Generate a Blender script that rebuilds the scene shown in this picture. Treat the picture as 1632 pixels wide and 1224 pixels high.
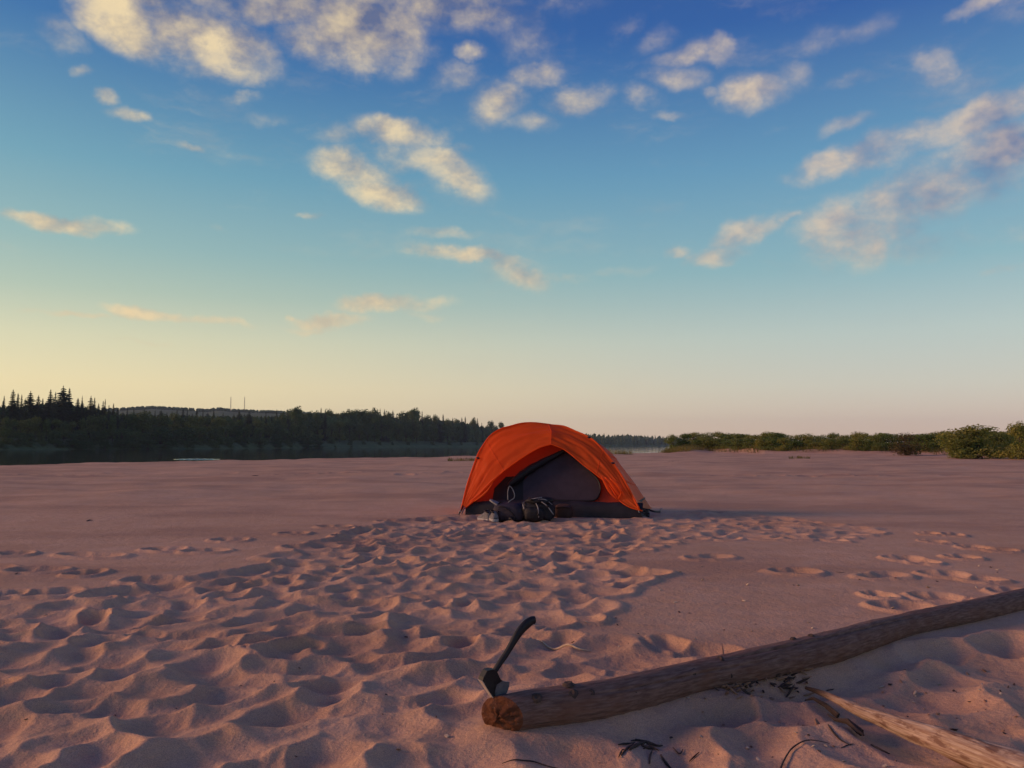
import bpy, math, random
import numpy as np
from mathutils import Vector, Matrix

# ------------------------------------------------------------------ camera, world, sun, exposure
sc = bpy.context.scene
for o in list(bpy.data.objects): bpy.data.objects.remove(o, do_unlink=True)
C = sc.collection
W0, H0, F = 1632.0, 1224.0, 28.0 / 36.0 * 1632.0
CAMH = 0.85
PITCH = math.atan(98.0 / F)
cam = bpy.data.cameras.new('camera'); cam.sensor_width = 36; cam.lens = 28
cam.clip_start = 0.05; cam.clip_end = 8000
camo = bpy.data.objects.new('camera', cam); C.objects.link(camo)
camo.location = (0, 0, CAMH); camo.rotation_euler = (math.pi / 2 + PITCH, 0, 0)
sc.camera = camo
sc.view_settings.view_transform = 'Standard'; sc.view_settings.look = 'None'
sc.view_settings.exposure = 0.30; sc.view_settings.gamma = 1.0
sc.view_settings.use_curve_mapping = False
sc.cycles.use_denoising = True
sc.cycles.max_bounces = 5; sc.cycles.diffuse_bounces = 2; sc.cycles.glossy_bounces = 2; sc.cycles.transmission_bounces = 3; sc.cycles.volume_bounces = 0
sc.cycles.transparent_max_bounces = 8

SUN_AZ, SUN_EL = math.radians(-89), math.radians(15.0)
SUN_STRENGTH = 2.1
SUN_COL = (1.0, 0.52, 0.28)
sun_dir = Vector((math.sin(SUN_AZ) * math.cos(SUN_EL), math.cos(SUN_AZ) * math.cos(SUN_EL), math.sin(SUN_EL)))
sl = bpy.data.lights.new('sun', 'SUN'); sl.energy = SUN_STRENGTH; sl.color = SUN_COL; sl.angle = math.radians(15)
so = bpy.data.objects.new('sun', sl); C.objects.link(so)
so.rotation_euler = sun_dir.to_track_quat('Z', 'Y').to_euler(); so.location = (-30, 5, 20)


def s2l(c):
    return tuple(((v / 255.0) / 12.92 if v / 255.0 <= 0.04045 else ((v / 255.0 + 0.055) / 1.055) ** 2.4) for v in c)


def ray(px, py):
    dx = (px - W0 / 2) / F; dy = (H0 / 2 - py) / F
    return Vector((dx, math.cos(PITCH) - math.sin(PITCH) * dy, math.sin(PITCH) + math.cos(PITCH) * dy))


def gp(px, py, z=0.0):
    d = ray(px, py); t = (z - CAMH) / d.z
    return Vector((d.x * t, d.y * t, z))


def azel(px, py):
    d = ray(px, py).normalized()
    return math.atan2(d.x, d.y), math.asin(d.z)


world = bpy.data.worlds.new('World'); sc.world = world; world.use_nodes = True
NT = world.node_tree; NT.nodes.clear()


class NB:
    """small helper to write node trees"""
    def __init__(s, nt): s.nt = nt; s.L = nt.links
    def put(s, sock, v):
        if hasattr(v, 'is_output'): s.L.new(v, sock)
        elif v is not None:
            if isinstance(v, (tuple, list)) and len(v) == 3 and sock.type == 'RGBA': v = tuple(v) + (1,)
            sock.default_value = v
    def node(s, t, **kw):
        n = s.nt.nodes.new(t)
        for k, v in kw.items(): setattr(n, k, v)
        return n
    def m(s, op, a, b=None, c=None, clamp=False):
        n = s.node('ShaderNodeMath', operation=op, use_clamp=clamp)
        s.put(n.inputs[0], a); s.put(n.inputs[1], b); s.put(n.inputs[2], c)
        return n.outputs[0]
    def v(s, op, a, b=None, c=None, out=0):
        n = s.node('ShaderNodeVectorMath', operation=op)
        s.put(n.inputs[0], a); s.put(n.inputs[1], b)
        if c is not None: s.put(n.inputs[2], c)
        return n.outputs[out]
    def ss(s, x, a, b, lo=0.0, hi=1.0, smooth=True):
        n = s.node('ShaderNodeMapRange', interpolation_type='SMOOTHSTEP' if smooth else 'LINEAR')
        n.clamp = True
        s.put(n.inputs[0], x); s.put(n.inputs[1], a); s.put(n.inputs[2], b); s.put(n.inputs[3], lo); s.put(n.inputs[4], hi)
        return n.outputs[0]
    def noise(s, vec, scale, detail=4, rough=0.5, dist=0.0, out=0, lac=2.0):
        n = s.node('ShaderNodeTexNoise')
        if vec is not None: s.L.new(vec, n.inputs['Vector'])
        n.inputs['Scale'].default_value = scale; n.inputs['Detail'].default_value = detail
        n.inputs['Roughness'].default_value = rough; n.inputs['Distortion'].default_value = dist
        n.inputs['Lacunarity'].default_value = lac
        return n.outputs[out]
    def ramp(s, x, pts, ease='LINEAR'):
        n = s.node('ShaderNodeValToRGB'); cr = n.color_ramp; cr.interpolation = ease
        while len(cr.elements) < len(pts): cr.elements.new(0.5)
        for e, (p, c) in zip(cr.elements, pts): e.position = p; e.color = tuple(c) + (1,) if len(c) == 3 else c
        s.put(n.inputs[0], x); return n.outputs[0]
    def mix(s, f, a, b, mode='MIX'):
        n = s.node('ShaderNodeMix', data_type='RGBA', blend_type=mode)
        s.put(n.inputs[0], f); s.put(n.inputs[6], a); s.put(n.inputs[7], b)
        return n.outputs[2]


# --- the sky: Nishita air plus the evening colour bands, and a deck of broken evening cloud
wb = NB(NT)
tc = wb.node('ShaderNodeTexCoord')
D = wb.v('NORMALIZE', tc.outputs['Generated'])
sep = wb.node('ShaderNodeSeparateXYZ'); NT.links.new(D, sep.inputs[0])
dx_, dy_, dz_ = sep.outputs
el = wb.m('ARCSINE', dz_)
az = wb.m('ARCTAN2', dx_, dy_)
elf = wb.m('DIVIDE', el, math.radians(45), clamp=True)
d45 = lambda deg: deg / 45.0
NK = 0.035; NTINT = (1.05, 0.92, 0.74)
# Nishita radiance read at two bearings, so the bands below add only what the evening air has beyond it
NEL = [1, 5, 10, 20, 30, 60]
NLv = [(6.14, 5.68, 3.53), (4.31, 5.51, 5.38), (2.85, 4.18, 5.29), (1.69, 2.68, 4.08), (1.2, 1.96, 3.19), (0.61, 1.05, 1.86)]
NRv = [(4.12, 4.16, 2.75), (3.11, 4.28, 4.35), (2.03, 3.2, 4.21), (1.15, 1.97, 3.11), (0.8, 1.4, 2.37), (0.45, 0.81, 1.46)]


def band(stops, nv):
    out = []
    for e_, c_ in stops:
        l = [q / 2 ** 0.30 for q in s2l(c_)]; out.append((d45(e_), tuple(max(0.0, l[k] - NK * NTINT[k] * float(np.interp(e_, NEL, [q[k] for q in nv]))) for k in range(3))))
    return out


rampL = wb.ramp(elf, band([(0, (255, 232, 180)), (4, (250, 231, 180)), (7, (226, 222, 184)), (10, (186, 203, 184)), (13, (158, 190, 187)), (18, (120, 168, 186)), (26, (62, 120, 172)), (40, (34, 80, 142))], NLv))
rampR = wb.ramp(elf, band([(0, (218, 192, 172)), (1.5, (216, 194, 178)), (4, (206, 203, 190)), (7.5, (186, 201, 196)), (12, (142, 182, 192)), (19, (104, 154, 188)), (28, (52, 98, 164)), (42, (28, 62, 130))], NRv))
ca = wb.m('COSINE', wb.m('SUBTRACT', az, SUN_AZ))
tmix = wb.ss(ca, 0.75, -0.58)
base = wb.mix(tmix, rampL, rampR)
sky = wb.node('ShaderNodeTexSky', sky_type='NISHITA')
sky.sun_disc = False; sky.sun_elevation = SUN_EL; sky.sun_rotation = SUN_AZ % (2 * math.pi)
sky.air_density = 1.0; sky.dust_density = 0.6; sky.ozone_density = 2.0
base = wb.mix(1.0, base, wb.mix(1.0, sky.outputs[0], tuple(NK * v for v in NTINT), 'MULTIPLY'), 'ADD')

# clouds: soft cells at fixed bearings, broken up by turbulence
ae = wb.node('ShaderNodeCombineXYZ'); NT.links.new(az, ae.inputs[0]); NT.links.new(el, ae.inputs[1]); ae.inputs[2].default_value = 1.0
cp_s = wb.m('ADD', wb.m('ABSOLUTE', dz_), 0.16)
cp = wb.node('ShaderNodeCombineXYZ')
NT.links.new(wb.m('DIVIDE', dx_, cp_s), cp.inputs[0]); NT.links.new(wb.m('DIVIDE', dy_, cp_s), cp.inputs[1])
cpv = wb.v('MULTIPLY', cp.outputs[0], (1.0, 0.75, 1.0))
warp = wb.noise(D, 9.0, 5, 0.62, out=1)
warp = wb.v('MULTIPLY', wb.v('SUBTRACT', warp, (0.5, 0.5, 0.5)), (0.075, 0.048, 0.0))
P = wb.v('ADD', ae.outputs[0], warp)
CL = [  # px centre, radii, tilt (deg, down to the right positive), weight
 (185, 22, 105, 48, 32, 1.3), (330, 58, 105, 58, 20, 1.3), (570, 45, 120, 66, 5, 1.35), (430, -8, 280, 42, 0, 1.1), (720, 10, 200, 50, -5, .9), (250, -20, 160, 45, 0, 1.3),
 (95, 55, 42, 30, 20, .62), (120, 120, 16, 10, 0, .5), (162, 160, 24, 13, 10, .8), (202, 182, 38, 13, 5, .85), (170, 128, 25, 12, 0, .35),
 (395, 120, 22, 18, 0, .75), (378, 148, 26, 11, 0, .7), (415, 185, 38, 12, 0, .42), (400, 212, 18, 20, 0, .36), (303, 230, 17, 7, 10, .55), (450, 140, 40, 20, 0, .35),
 (725, 118, 40, 22, 0, .5), (755, 87, 27, 13, -5, .75), (795, 165, 48, 30, -20, .85), (855, 122, 46, 26, -20, .8), (840, 198, 48, 16, 0, .5), (850, 70, 55, 42, 0, .5), (885, 240, 40, 12, 0, .3),
 (925, 156, 62, 27, -12, 1.1), (1020, 156, 32, 27, 0, .72), (1065, 184, 28, 9, 0, .55), (1078, 122, 46, 20, 5, .65), (1105, 84, 55, 20, -14, .8), (1148, 78, 24, 24, 0, .9),
 (985, 42, 32, 20, 0, .52), (1040, 62, 40, 16, -15, .42), (1200, 148, 66, 32, -12, 1.05), (1272, 120, 40, 26, 0, .55), (1180, 186, 20, 8, 0, .4), (1128, 148, 18, 9, 0, .5),
 (1390, 128, 66, 13, -18, .62), (1348, 202, 44, 11, -22, .55), (1500, 102, 48, 30, 5, 1.0), (1550, 125, 50, 36, 0, .42), (1565, 12, 66, 14, -18, .9), (1150, 40, 110, 22, -8, .4), (1330, 62, 120, 20, -16, .42), (1610, 25, 50, 20, 0, .6),
 (640, 214, 70, 27, 8, 1.15), (700, 268, 86, 36, 28, 1.15), (560, 272, 68, 30, 12, 1.1), (605, 310, 66, 27, 18, 1.05), (640, 255, 55, 28, 10, .95), (545, 214, 38, 17, 0, .42), (735, 232, 22, 11, 0, .5),
 (105, 354, 84, 13, 9, 1.1), (158, 360, 50, 12, 8, 1.0), (357, 365, 18, 7, 15, .7), (490, 341, 22, 5, 5, .5), (650, 370, 110, 13, 3, .4), (702, 378, 48, 8, 0, .5), (5, 346, 20, 6, 0, .4),
 (755, 409, 96, 11, 4, .95), (828, 432, 60, 22, 22, .95), (905, 441, 60, 10, 0, .5), (965, 437, 60, 8, -10, .42), (685, 436, 12, 5, 0, .4),
 (632, 488, 88, 18, -4, 1.2), (532, 516, 66, 13, 0, 1.1), (500, 528, 48, 6, 0, .6), (680, 505, 45, 7, 0, .5), (455, 513, 9, 4, 0, .6),
 (228, 494, 62, 11, 10, 1.2), (275, 505, 62, 7, 10, .75), (340, 516, 68, 8, 10, .8), (125, 496, 56, 6, 3, 1.0), (55, 494, 36, 4, 0, .6), (225, 541, 44, 4, 9, .45),
 (1430, 232, 116, 28, -20, 1.1), (1555, 190, 130, 32, -22, 1.1), (1490, 290, 105, 56, -20, 1.15), (1345, 375, 72, 54, -15, 1.15), (1420, 330, 96, 46, -22, 1.1), (1590, 250, 95, 60, -10, 1.1), (1300, 270, 66, 22, -18, 1.0),
 (1195, 372, 70, 22, -22, 1.0), (1150, 405, 60, 16, -10, .9), (1080, 403, 24, 9, 0, .7), (1252, 350, 36, 8, -12, .7), (1475, 382, 120, 26, -8, .5), (1605, 427, 50, 8, -8, .55), (1625, 368, 50, 20, 0, .45), (1330, 432, 60, 8, -10, .4)]


def blobs(lst, vec):
    """largest of many soft cells, w - |A(p - c)|^2, each written as two dot products with (az, el, 1)"""
    acc = None; src = vec
    for i_, (x, y, rx, ry, rot, w) in enumerate(lst):
        if i_ and i_ % 12 == 0:   # run the cells in batches, one after the other
            vec = wb.v('MULTIPLY_ADD', acc, (1e-7, 1e-7, 1e-7), src)
        a0, e0 = azel(x, y); t = math.radians(rot)
        a1, e1 = azel(x + rx * math.cos(t), y + rx * math.sin(t)); a2, e2 = azel(x - ry * math.sin(t), y + ry * math.cos(t))
        J = np.linalg.inv(np.array([[a1 - a0, a2 - a0], [e1 - e0, e2 - e0]])) * math.sqrt(w) / 1.3
        k = -J @ np.array([a0, e0])
        u = wb.v('DOT_PRODUCT', vec, (J[0, 0], J[0, 1], k[0]), out=1)
        v = wb.v('DOT_PRODUCT', vec, (J[1, 0], J[1, 1], k[1]), out=1)
        f = wb.m('MULTIPLY_ADD', v, v, wb.m('MULTIPLY_ADD', u, u, -w))
        acc = f if acc is None else wb.m('MINIMUM', acc, f)
    return wb.m('MULTIPLY', acc, -1.0)


CL = [q for q in CL if q[5] >= 0.41]
fld = blobs(CL, P)
# the same broken deck goes on beyond the frame
gen = wb.noise(cpv, 1.1, 4, 0.5)
outm = wb.m('MAXIMUM', wb.ss(wb.m('ABSOLUTE', az), 0.66, 0.8), wb.ss(el, 0.53, 0.66))
genf = wb.m('SUBTRACT', wb.ss(gen, 0.40, 0.75, 0.0, 1.5, False), 0.5)
genf = wb.m('ADD', wb.m('MULTIPLY', genf, outm), wb.m('MULTIPLY', wb.m('SUBTRACT', 1.0, outm), -1.0))
fld = wb.m('MAXIMUM', fld, genf)
fld = wb.m('MAXIMUM', fld, -1.0)
nv = wb.v('MULTIPLY', D, (1.0, 1.0, 1.45))
sunoff = wb.v('ADD', nv, (-0.028, -0.004, -0.008))
n1 = wb.noise(nv, 13.0, 7, 0.62)
n2 = wb.noise(sunoff, 13.0, 3, 0.58)
dens = wb.m('ADD', wb.m('MULTIPLY', fld, 0.62), wb.m('MULTIPLY', wb.m('SUBTRACT', n1, 0.5), 1.9))
alpha = wb.ss(dens, -0.10, 1.05)
alpha = wb.m('MULTIPLY', wb.m('MULTIPLY', alpha, 0.95), wb.ss(fld, -0.25, 0.85))
SH = [(470, -20, 250, 62, -4, 1.0), (650, 22, 150, 66, -8, 1.0), (770, 10, 170, 60, 0, .9), (270, -5, 50, 55, 60, .8), (425, 40, 60, 55, 0, .8), (1600, 230, 110, 50, -18, 1.0), (1480, 350, 190, 60, -12, .8), (1590, 200, 80, 30, -15, .6), (1560, 130, 60, 40, 0, .6), (740, 260, 40, 50, 0, .5), (660, 300, 60, 30, 30, .3)]
shade = wb.m('MAXIMUM', blobs(SH, P), wb.m('MULTIPLY', outm, 0.4))
lit = wb.m('SUBTRACT', wb.m('MULTIPLY_ADD', wb.m('SUBTRACT', n1, n2), 2.3, 0.76), wb.m('MULTIPLY', wb.ss(shade, 0.0, 1.0), 0.5), clamp=True)
ccL = wb.mix(lit, s2l((100, 104, 128)), s2l((222, 200, 158)))
ccR = wb.mix(lit, s2l((96, 108, 144)), s2l((196, 178, 160)))
ccol = wb.mix(wb.ss(az, -0.25, 0.5), ccL, ccR)
# thin high streaks between the puffs
st = wb.noise(wb.v('MULTIPLY', P, (3.2, 11.0, 1.0)), 1.4, 6, 0.66)
stk = wb.m('MULTIPLY', wb.ss(st, 0.50, 0.78), wb.ss(el, 0.10, 0.36, 0.10, 0.50))
base = wb.mix(stk, base, wb.mix(0.5, ccol, base))
# low cloud warms to the horizon band
col = wb.mix(alpha, base, wb.mix(wb.ss(el, 0.30, 0.08, 0.0, 0.45), ccol, s2l((222, 190, 146))))
bg = wb.node('ShaderNodeBackground'); NT.links.new(col, bg.inputs[0]); bg.inputs[1].default_value = 1.0
world.cycles.sampling_method = 'NONE'
wo = wb.node('ShaderNodeOutputWorld'); NT.links.new(bg.outputs[0], wo.inputs[0])

# ------------------------------------------------------------------ helpers
rng = random.Random(11)
nr_ = np.random.RandomState(5)


def tag(o, label=None, cat=None, group=None, kind=None):
    if label: o['label'] = label
    if cat: o['category'] = cat
    if group: o['group'] = group
    if kind: o['kind'] = kind
    return o


def empty(name, loc=(0, 0, 0), rz=0.0):
    o = bpy.data.objects.new(name, None); C.objects.link(o); o.empty_display_size = 0.1
    o.location = loc; o.rotation_euler = (0, 0, rz); return o


def link(name, me, parent=None, loc=None, rot=None, scale=None):
    o = bpy.data.objects.new(name, me); C.objects.link(o)
    if parent: o.parent = parent
    if loc is not None: o.location = loc
    if rot is not None: o.rotation_euler = rot
    if scale is not None: o.scale = scale
    return o


class MB:
    def __init__(s): s.v = []; s.f = []; s.mi = []
    def add(s, vs, fs, mi=0):
        n = len(s.v); s.v += [tuple(p) for p in vs]
        for f in fs: s.f.append(tuple(i + n for i in f)); s.mi.append(mi)
    def tube(s, pts, rad, n=8, mi=0, cap=True, flat=1.0, up=None, jit=0.0):
        pts = [Vector(p) for p in pts]; k = len(pts)
        if not hasattr(rad, '__len__'): rad = [rad] * k
        vs = []; fs = []; ref = up or Vector((0.13, 0.21, 0.97))
        for i in range(k):
            t = (pts[min(i + 1, k - 1)] - pts[max(i - 1, 0)])
            t = t.normalized() if t.length > 1e-9 else Vector((0, 0, 1))
            a = t.cross(ref)
            if a.length < 1e-4: a = t.cross(Vector((1, 0, 0)))
            a.normalize(); b = a.cross(t).normalized()
            for j in range(n):
                q = 2 * math.pi * j / n; r = rad[i] * (1 + (rng.uniform(-jit, jit) if jit else 0))
                vs.append(pts[i] + a * math.cos(q) * r * flat + b * math.sin(q) * r)
        for i in range(k - 1):
            for j in range(n):
                fs.append((i * n + j, i * n + (j + 1) % n, (i + 1) * n + (j + 1) % n, (i + 1) * n + j))
        if cap:
            fs.append(tuple(range(n - 1, -1, -1))); fs.append(tuple((k - 1) * n + j for j in range(n)))
        s.add(vs, fs, mi)
    def box(s, c, h, mi=0, m=None):
        vs = [Vector((x * h[0], y * h[1], z * h[2])) for x in (-1, 1) for y in (-1, 1) for z in (-1, 1)]
        if m is not None: vs = [m @ p for p in vs]
        vs = [p + Vector(c) for p in vs]
        s.add(vs, [(0, 1, 3, 2), (4, 6, 7, 5), (0, 4, 5, 1), (2, 3, 7, 6), (0, 2, 6, 4), (1, 5, 7, 3)], mi)
    def grid(s, rows, mi=0, close=False):
        nr, nc = len(rows), len(rows[0]); vs = [p for r in rows for p in r]; fs = []
        for i in range(nr - 1):
            for j in range(nc if close else nc - 1):
                fs.append((i * nc + j, i * nc + (j + 1) % nc, (i + 1) * nc + (j + 1) % nc, (i + 1) * nc + j))
        s.add(vs, fs, mi)
    def mesh(s, name, mats, smooth=True):
        me = bpy.data.meshes.new(name); me.from_pydata(s.v, [], s.f)
        for m in (mats if isinstance(mats, (list, tuple)) else [mats]): me.materials.append(m)
        if any(s.mi): me.polygons.foreach_set('material_index', s.mi)
        if smooth: me.polygons.foreach_set('use_smooth', [True] * len(s.f))
        me.update(); return me
    def build(s, name, mats, parent=None, smooth=True, **kw):
        return link(name, s.mesh(name, mats, smooth), parent, **kw)


def catmull(pts, n):
    """resample a polyline of Vectors smoothly to n points by arc length"""
    pts = [Vector(p) for p in pts]
    P_ = [pts[0] * 2 - pts[1]] + pts + [pts[-1] * 2 - pts[-2]]
    dense = []
    for i in range(1, len(P_) - 2):
        a, b, c, d = P_[i - 1:i + 3]
        for k in range(12):
            t = k / 12.0
            dense.append(0.5 * ((2 * b) + (c - a) * t + (2 * a - 5 * b + 4 * c - d) * t * t + (3 * b - a - 3 * c + d) * t ** 3))
    dense.append(pts[-1])
    L = [0.0]
    for i in range(1, len(dense)): L.append(L[-1] + (dense[i] - dense[i - 1]).length)
    out = []; j = 0
    for k in range(n):
        s = L[-1] * k / (n - 1)
        while j < len(L) - 2 and L[j + 1] < s: j += 1
        seg = L[j + 1] - L[j]; t = (s - L[j]) / seg if seg > 1e-9 else 0
        out.append(dense[j].lerp(dense[j + 1], min(max(t, 0), 1)))
    return out


def perlin(x, y, seed=0):
    x = np.asarray(x, float); y = np.asarray(y, float)
    xi = np.floor(x).astype(np.int64); yi = np.floor(y).astype(np.int64); xf = x - xi; yf = y - yi

    def g(ix, iy, fx, fy):
        h = (ix * 374761393 + iy * 668265263 + seed * 974711) & 0xffffffff
        h = ((h ^ (h >> 13)) * 1274126177) & 0xffffffff; h = h ^ (h >> 16)
        a = (h & 0xffff) / 65536.0 * 2 * np.pi
        return np.cos(a) * fx + np.sin(a) * fy
    u = xf * xf * xf * (xf * (xf * 6 - 15) + 10); v = yf * yf * yf * (yf * (yf * 6 - 15) + 10)
    a = g(xi, yi, xf, yf) * (1 - u) + g(xi + 1, yi, xf - 1, yf) * u
    b = g(xi, yi + 1, xf, yf - 1) * (1 - u) + g(xi + 1, yi + 1, xf - 1, yf - 1) * u
    return (a * (1 - v) + b * v) * 1.4


def sstep(x, a, b):
    t = np.clip((np.asarray(x, float) - a) / (b - a), 0, 1); return t * t * (3 - 2 * t)


def newmat(name, col, rough=0.8, spec=0.3):
    m = bpy.data.materials.new(name); m.use_nodes = True
    b = m.node_tree.nodes['Principled BSDF']
    b.inputs['Base Color'].default_value = tuple(col) + (1,); b.inputs['Roughness'].default_value = rough
    b.inputs['Specular IOR Level'].default_value = spec
    return m, NB(m.node_tree), b


def varied(name, c1, c2, scale=6.0, rough=0.8, bump=0.0, bscale=40.0, spec=0.3, stretch=(1, 1, 1), detail=5, rand=0.0):
    m, n, b = newmat(name, c1, rough, spec)
    t = n.node('ShaderNodeTexCoord'); vec = n.v('MULTIPLY', t.outputs['Object'], stretch)
    f = n.noise(vec, scale, detail, 0.6)
    f = n.ss(f, 0.32, 0.68)
    colr = n.mix(f, c1, c2)
    if rand:
        oi = n.node('ShaderNodeObjectInfo')
        colr = n.mix(1.0, colr, n.ramp(oi.outputs['Random'], [(0, (1 - rand, 1 - rand * .8, 1 - rand)), (1, (1 + rand, 1 + rand * .7, 1 + rand * .3))]), 'MULTIPLY')
    n.L.new(colr, b.inputs['Base Color'])
    if bump:
        bn = n.node('ShaderNodeBump'); bn.inputs['Strength'].default_value = 1.0; bn.inputs['Distance'].default_value = bump
        n.L.new(n.noise(vec, bscale, 4, 0.6), bn.inputs['Height']); n.L.new(bn.outputs[0], b.inputs['Normal'])
    return m


def leafmat(name, c1, c2, trans=0.35, rand=0.25):
    m = bpy.data.materials.new(name); m.use_nodes = True; n = NB(m.node_tree); nt = m.node_tree
    b = nt.nodes['Principled BSDF']; out = nt.nodes['Material Output']
    t = n.node('ShaderNodeTexCoord'); oi = n.node('ShaderNodeObjectInfo')
    f = n.ss(n.noise(t.outputs['Object'], 1.3, 4, 0.6), 0.35, 0.65)
    col = n.mix(f, c1, c2)
    col = n.mix(1.0, col, n.ramp(oi.outputs['Random'], [(0, (1 - rand, 1 - rand * .6, 1 - rand)), (0.5, (1, 1, 1)), (1, (1 + rand * 1.4, 1 + rand * .6, 1 - rand * .2))]), 'MULTIPLY')
    n.L.new(col, b.inputs['Base Color']); b.inputs['Roughness'].default_value = 0.75; b.inputs['Specular IOR Level'].default_value = 0.2
    tr = n.node('ShaderNodeBsdfTranslucent'); n.L.new(n.mix(1.0, col, (1.1, 1.2, 0.6), 'MULTIPLY'), tr.inputs[0])
    ms = n.node('ShaderNodeMixShader'); ms.inputs[0].default_value = trans
    n.L.new(b.outputs[0], ms.inputs[1]); n.L.new(tr.outputs[0], ms.inputs[2]); n.L.new(ms.outputs[0], out.inputs['Surface'])
    return m


# ------------------------------------------------------------------ materials
M = {}
m, n, b = newmat('sand', (0.4, 0.28, 0.2), 0.95, 0.12)
t = n.node('ShaderNodeTexCoord'); ob = t.outputs['Object']
c = n.mix(n.ss(n.noise(ob, 0.55, 5, 0.6), 0.3, 0.7), (0.545, 0.338, 0.228), (0.635, 0.398, 0.275))
c = n.mix(n.ss(n.noise(n.v('MULTIPLY', ob, (.22, .5, 1)), 1.0, 6, 0.62), 0.45, 0.62, 0, 0.85), c, (0.41, 0.245, 0.175))
c = n.mix(n.ss(n.noise(ob, 5.0, 5, 0.65), 0.35, 0.7, 0, 0.5), c, (0.52, 0.29, 0.165))
grain = n.noise(ob, 330, 2, 0.6)
c = n.mix(1.0, c, n.ramp(grain, [(0.25, (0.62, 0.62, 0.64)), (0.5, (1, 1, 1)), (0.78, (1.42, 1.4, 1.36))]), 'MULTIPLY')
n.L.new(c, b.inputs['Base Color'])
bh = n.m('ADD', n.m('MULTIPLY', grain, 0.0016), n.m('MULTIPLY', n.noise(ob, 60, 4, 0.65), 0.006))
bh = n.m('ADD', bh, n.m('MULTIPLY', n.noise(ob, 14, 3, 0.6), 0.012))
bn = n.node('ShaderNodeBump'); bn.inputs['Distance'].default_value = 1.0; bn.inputs['Strength'].default_value = 0.8
n.L.new(bh, bn.inputs['Height']); n.L.new(bn.outputs[0], b.inputs['Normal'])
M['sand'] = m

m, n, b = newmat('water', (0.012, 0.018, 0.03), 0.04, 0.5)
t = n.node('ShaderNodeTexCoord'); vec = n.v('MULTIPLY', t.outputs['Object'], (1, 1.0, 1))
bn = n.node('ShaderNodeBump'); bn.inputs['Distance'].default_value = 0.012; bn.inputs['Strength'].default_value = 0.6
n.L.new(n.noise(vec, 1.6, 4, 0.55), bn.inputs['Height']); n.L.new(bn.outputs[0], b.inputs['Normal'])
b.inputs['IOR'].default_value = 1.33
M['water'] = m
M['bank'] = varied('bank_grass', (0.060, 0.100, 0.034), (0.11, 0.14, 0.052), 0.15, 0.95)
M['conifer'] = leafmat('conifer_needles', (0.026, 0.040, 0.020), (0.045, 0.060, 0.026), 0.08, 0.25)
M['leaf'] = leafmat('broad_leaves', (0.065, 0.105, 0.034), (0.115, 0.150, 0.052), 0.22, 0.3)
M['bushleaf'] = leafmat('bank_bush_leaves', (0.042, 0.080, 0.032), (0.085, 0.130, 0.046), 0.2, 0.3)
M['willow'] = leafmat('willow_leaves', (0.135, 0.170, 0.044), (0.215, 0.225, 0.070), 0.36, 0.32)
M['rust_leaf'] = leafmat('reddish_leaves', (0.11, 0.070, 0.032), (0.075, 0.075, 0.030), 0.3, 0.15)
M['dry_grass'] = leafmat('dry_grass', (0.20, 0.15, 0.05), (0.12, 0.12, 0.04), 0.3, 0.1)
M['bark'] = varied('tree_bark', (0.05, 0.038, 0.028), (0.09, 0.07, 0.05), 3, 0.9)
M['mast'] = varied('mast_steel', (0.25, 0.2, 0.2), (0.3, 0.25, 0.25), 1, 0.6)

# ------------------------------------------------------------------ the sand bar (one height field)
th = np.concatenate([np.linspace(-180, -42, 36)[:-1], np.linspace(-42, 42, 800), np.linspace(42, 180, 36)[1:-1]])
th = np.radians(th)
rr = [1.7]
while rr[-1] < 420:
    r = rr[-1]; rr.append(r * (1.0042 if r < 11 else 1.0075 if r < 30 else 1.016 if r < 130 else 1.06))
rr = np.array(rr)
TH, R = np.meshgrid(th, rr)
X = R * np.sin(TH); Y = R * np.cos(TH)
DEG = np.degrees(TH)

poly = lambda L: np.array([gp(*p)[:2] for p in L])


def inside(pg, x, y):
    x = np.asarray(x); y = np.asarray(y); res = np.zeros(x.shape, bool); n = len(pg); j = n - 1
    for i in range(n):
        xi, yi = pg[i]; xj, yj = pg[j]
        cnd = ((yi > y) != (yj > y)) & (x < (xj - xi) * (y - yi) / (yj - yi + 1e-12) + xi)
        res ^= cnd; j = i
    return res


# log centreline (on the ground), from its chopped end to beyond the frame
LOGPX = [(800, 1112, 1170), (860, 1100, 1161), (930, 1092, 1151), (1000, 1081, 1135), (1100, 1057, 1107), (1200, 1037, 1087), (1320, 1010, 1057), (1440, 981, 1015), (1540, 961, 993), (1632, 942, 971), (1760, 915, 942)]
LOGP = []; LOGR = []
for (x, t_, b_) in LOGPX:
    zc = 0.045
    for _ in range(3):
        c_ = gp(x, (t_ + b_) / 2, zc); r_ = (b_ - t_) / F * (c_ - Vector((0, 0, CAMH))).length / 2 * 0.98; zc = r_ * 0.80
    c_.z = zc; LOGP.append(c_); LOGR.append(r_)
LOGC = catmull(LOGP, 120)
LOGRR = np.interp(np.linspace(0, 1, 120), np.linspace(0, 1, len(LOGR)), LOGR)
lx = np.array([p.x for p in LOGC]); ly = np.array([p.y for p in LOGC])

Z = np.zeros_like(X)
far = sstep(R, 9, 16)
Z += (0.006 + 0.055 * far) * perlin(X / 2.6, Y / 2.2, 1) + (0.004 + 0.018 * far) * perlin(X / 0.9, Y / 0.8, 2) + 0.0025 * perlin(X / 0.28, Y / 0.28, 3)
Z += 0.05 * far * perlin(X / 9.0, Y / 7.0, 4) * sstep(R, 14, 30)

dlog = np.full(X.shape, 9.0)
sel = (R < 7) & (X > -0.6)
dd = np.full(sel.sum(), 9.0); xs = X[sel]; ys = Y[sel]
for i in range(0, 120, 2): dd = np.minimum(dd, np.hypot(xs - lx[i], ys - ly[i]))
dlog[sel] = dd

PITS = []  # x, y, major, minor, angle, depth


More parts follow.
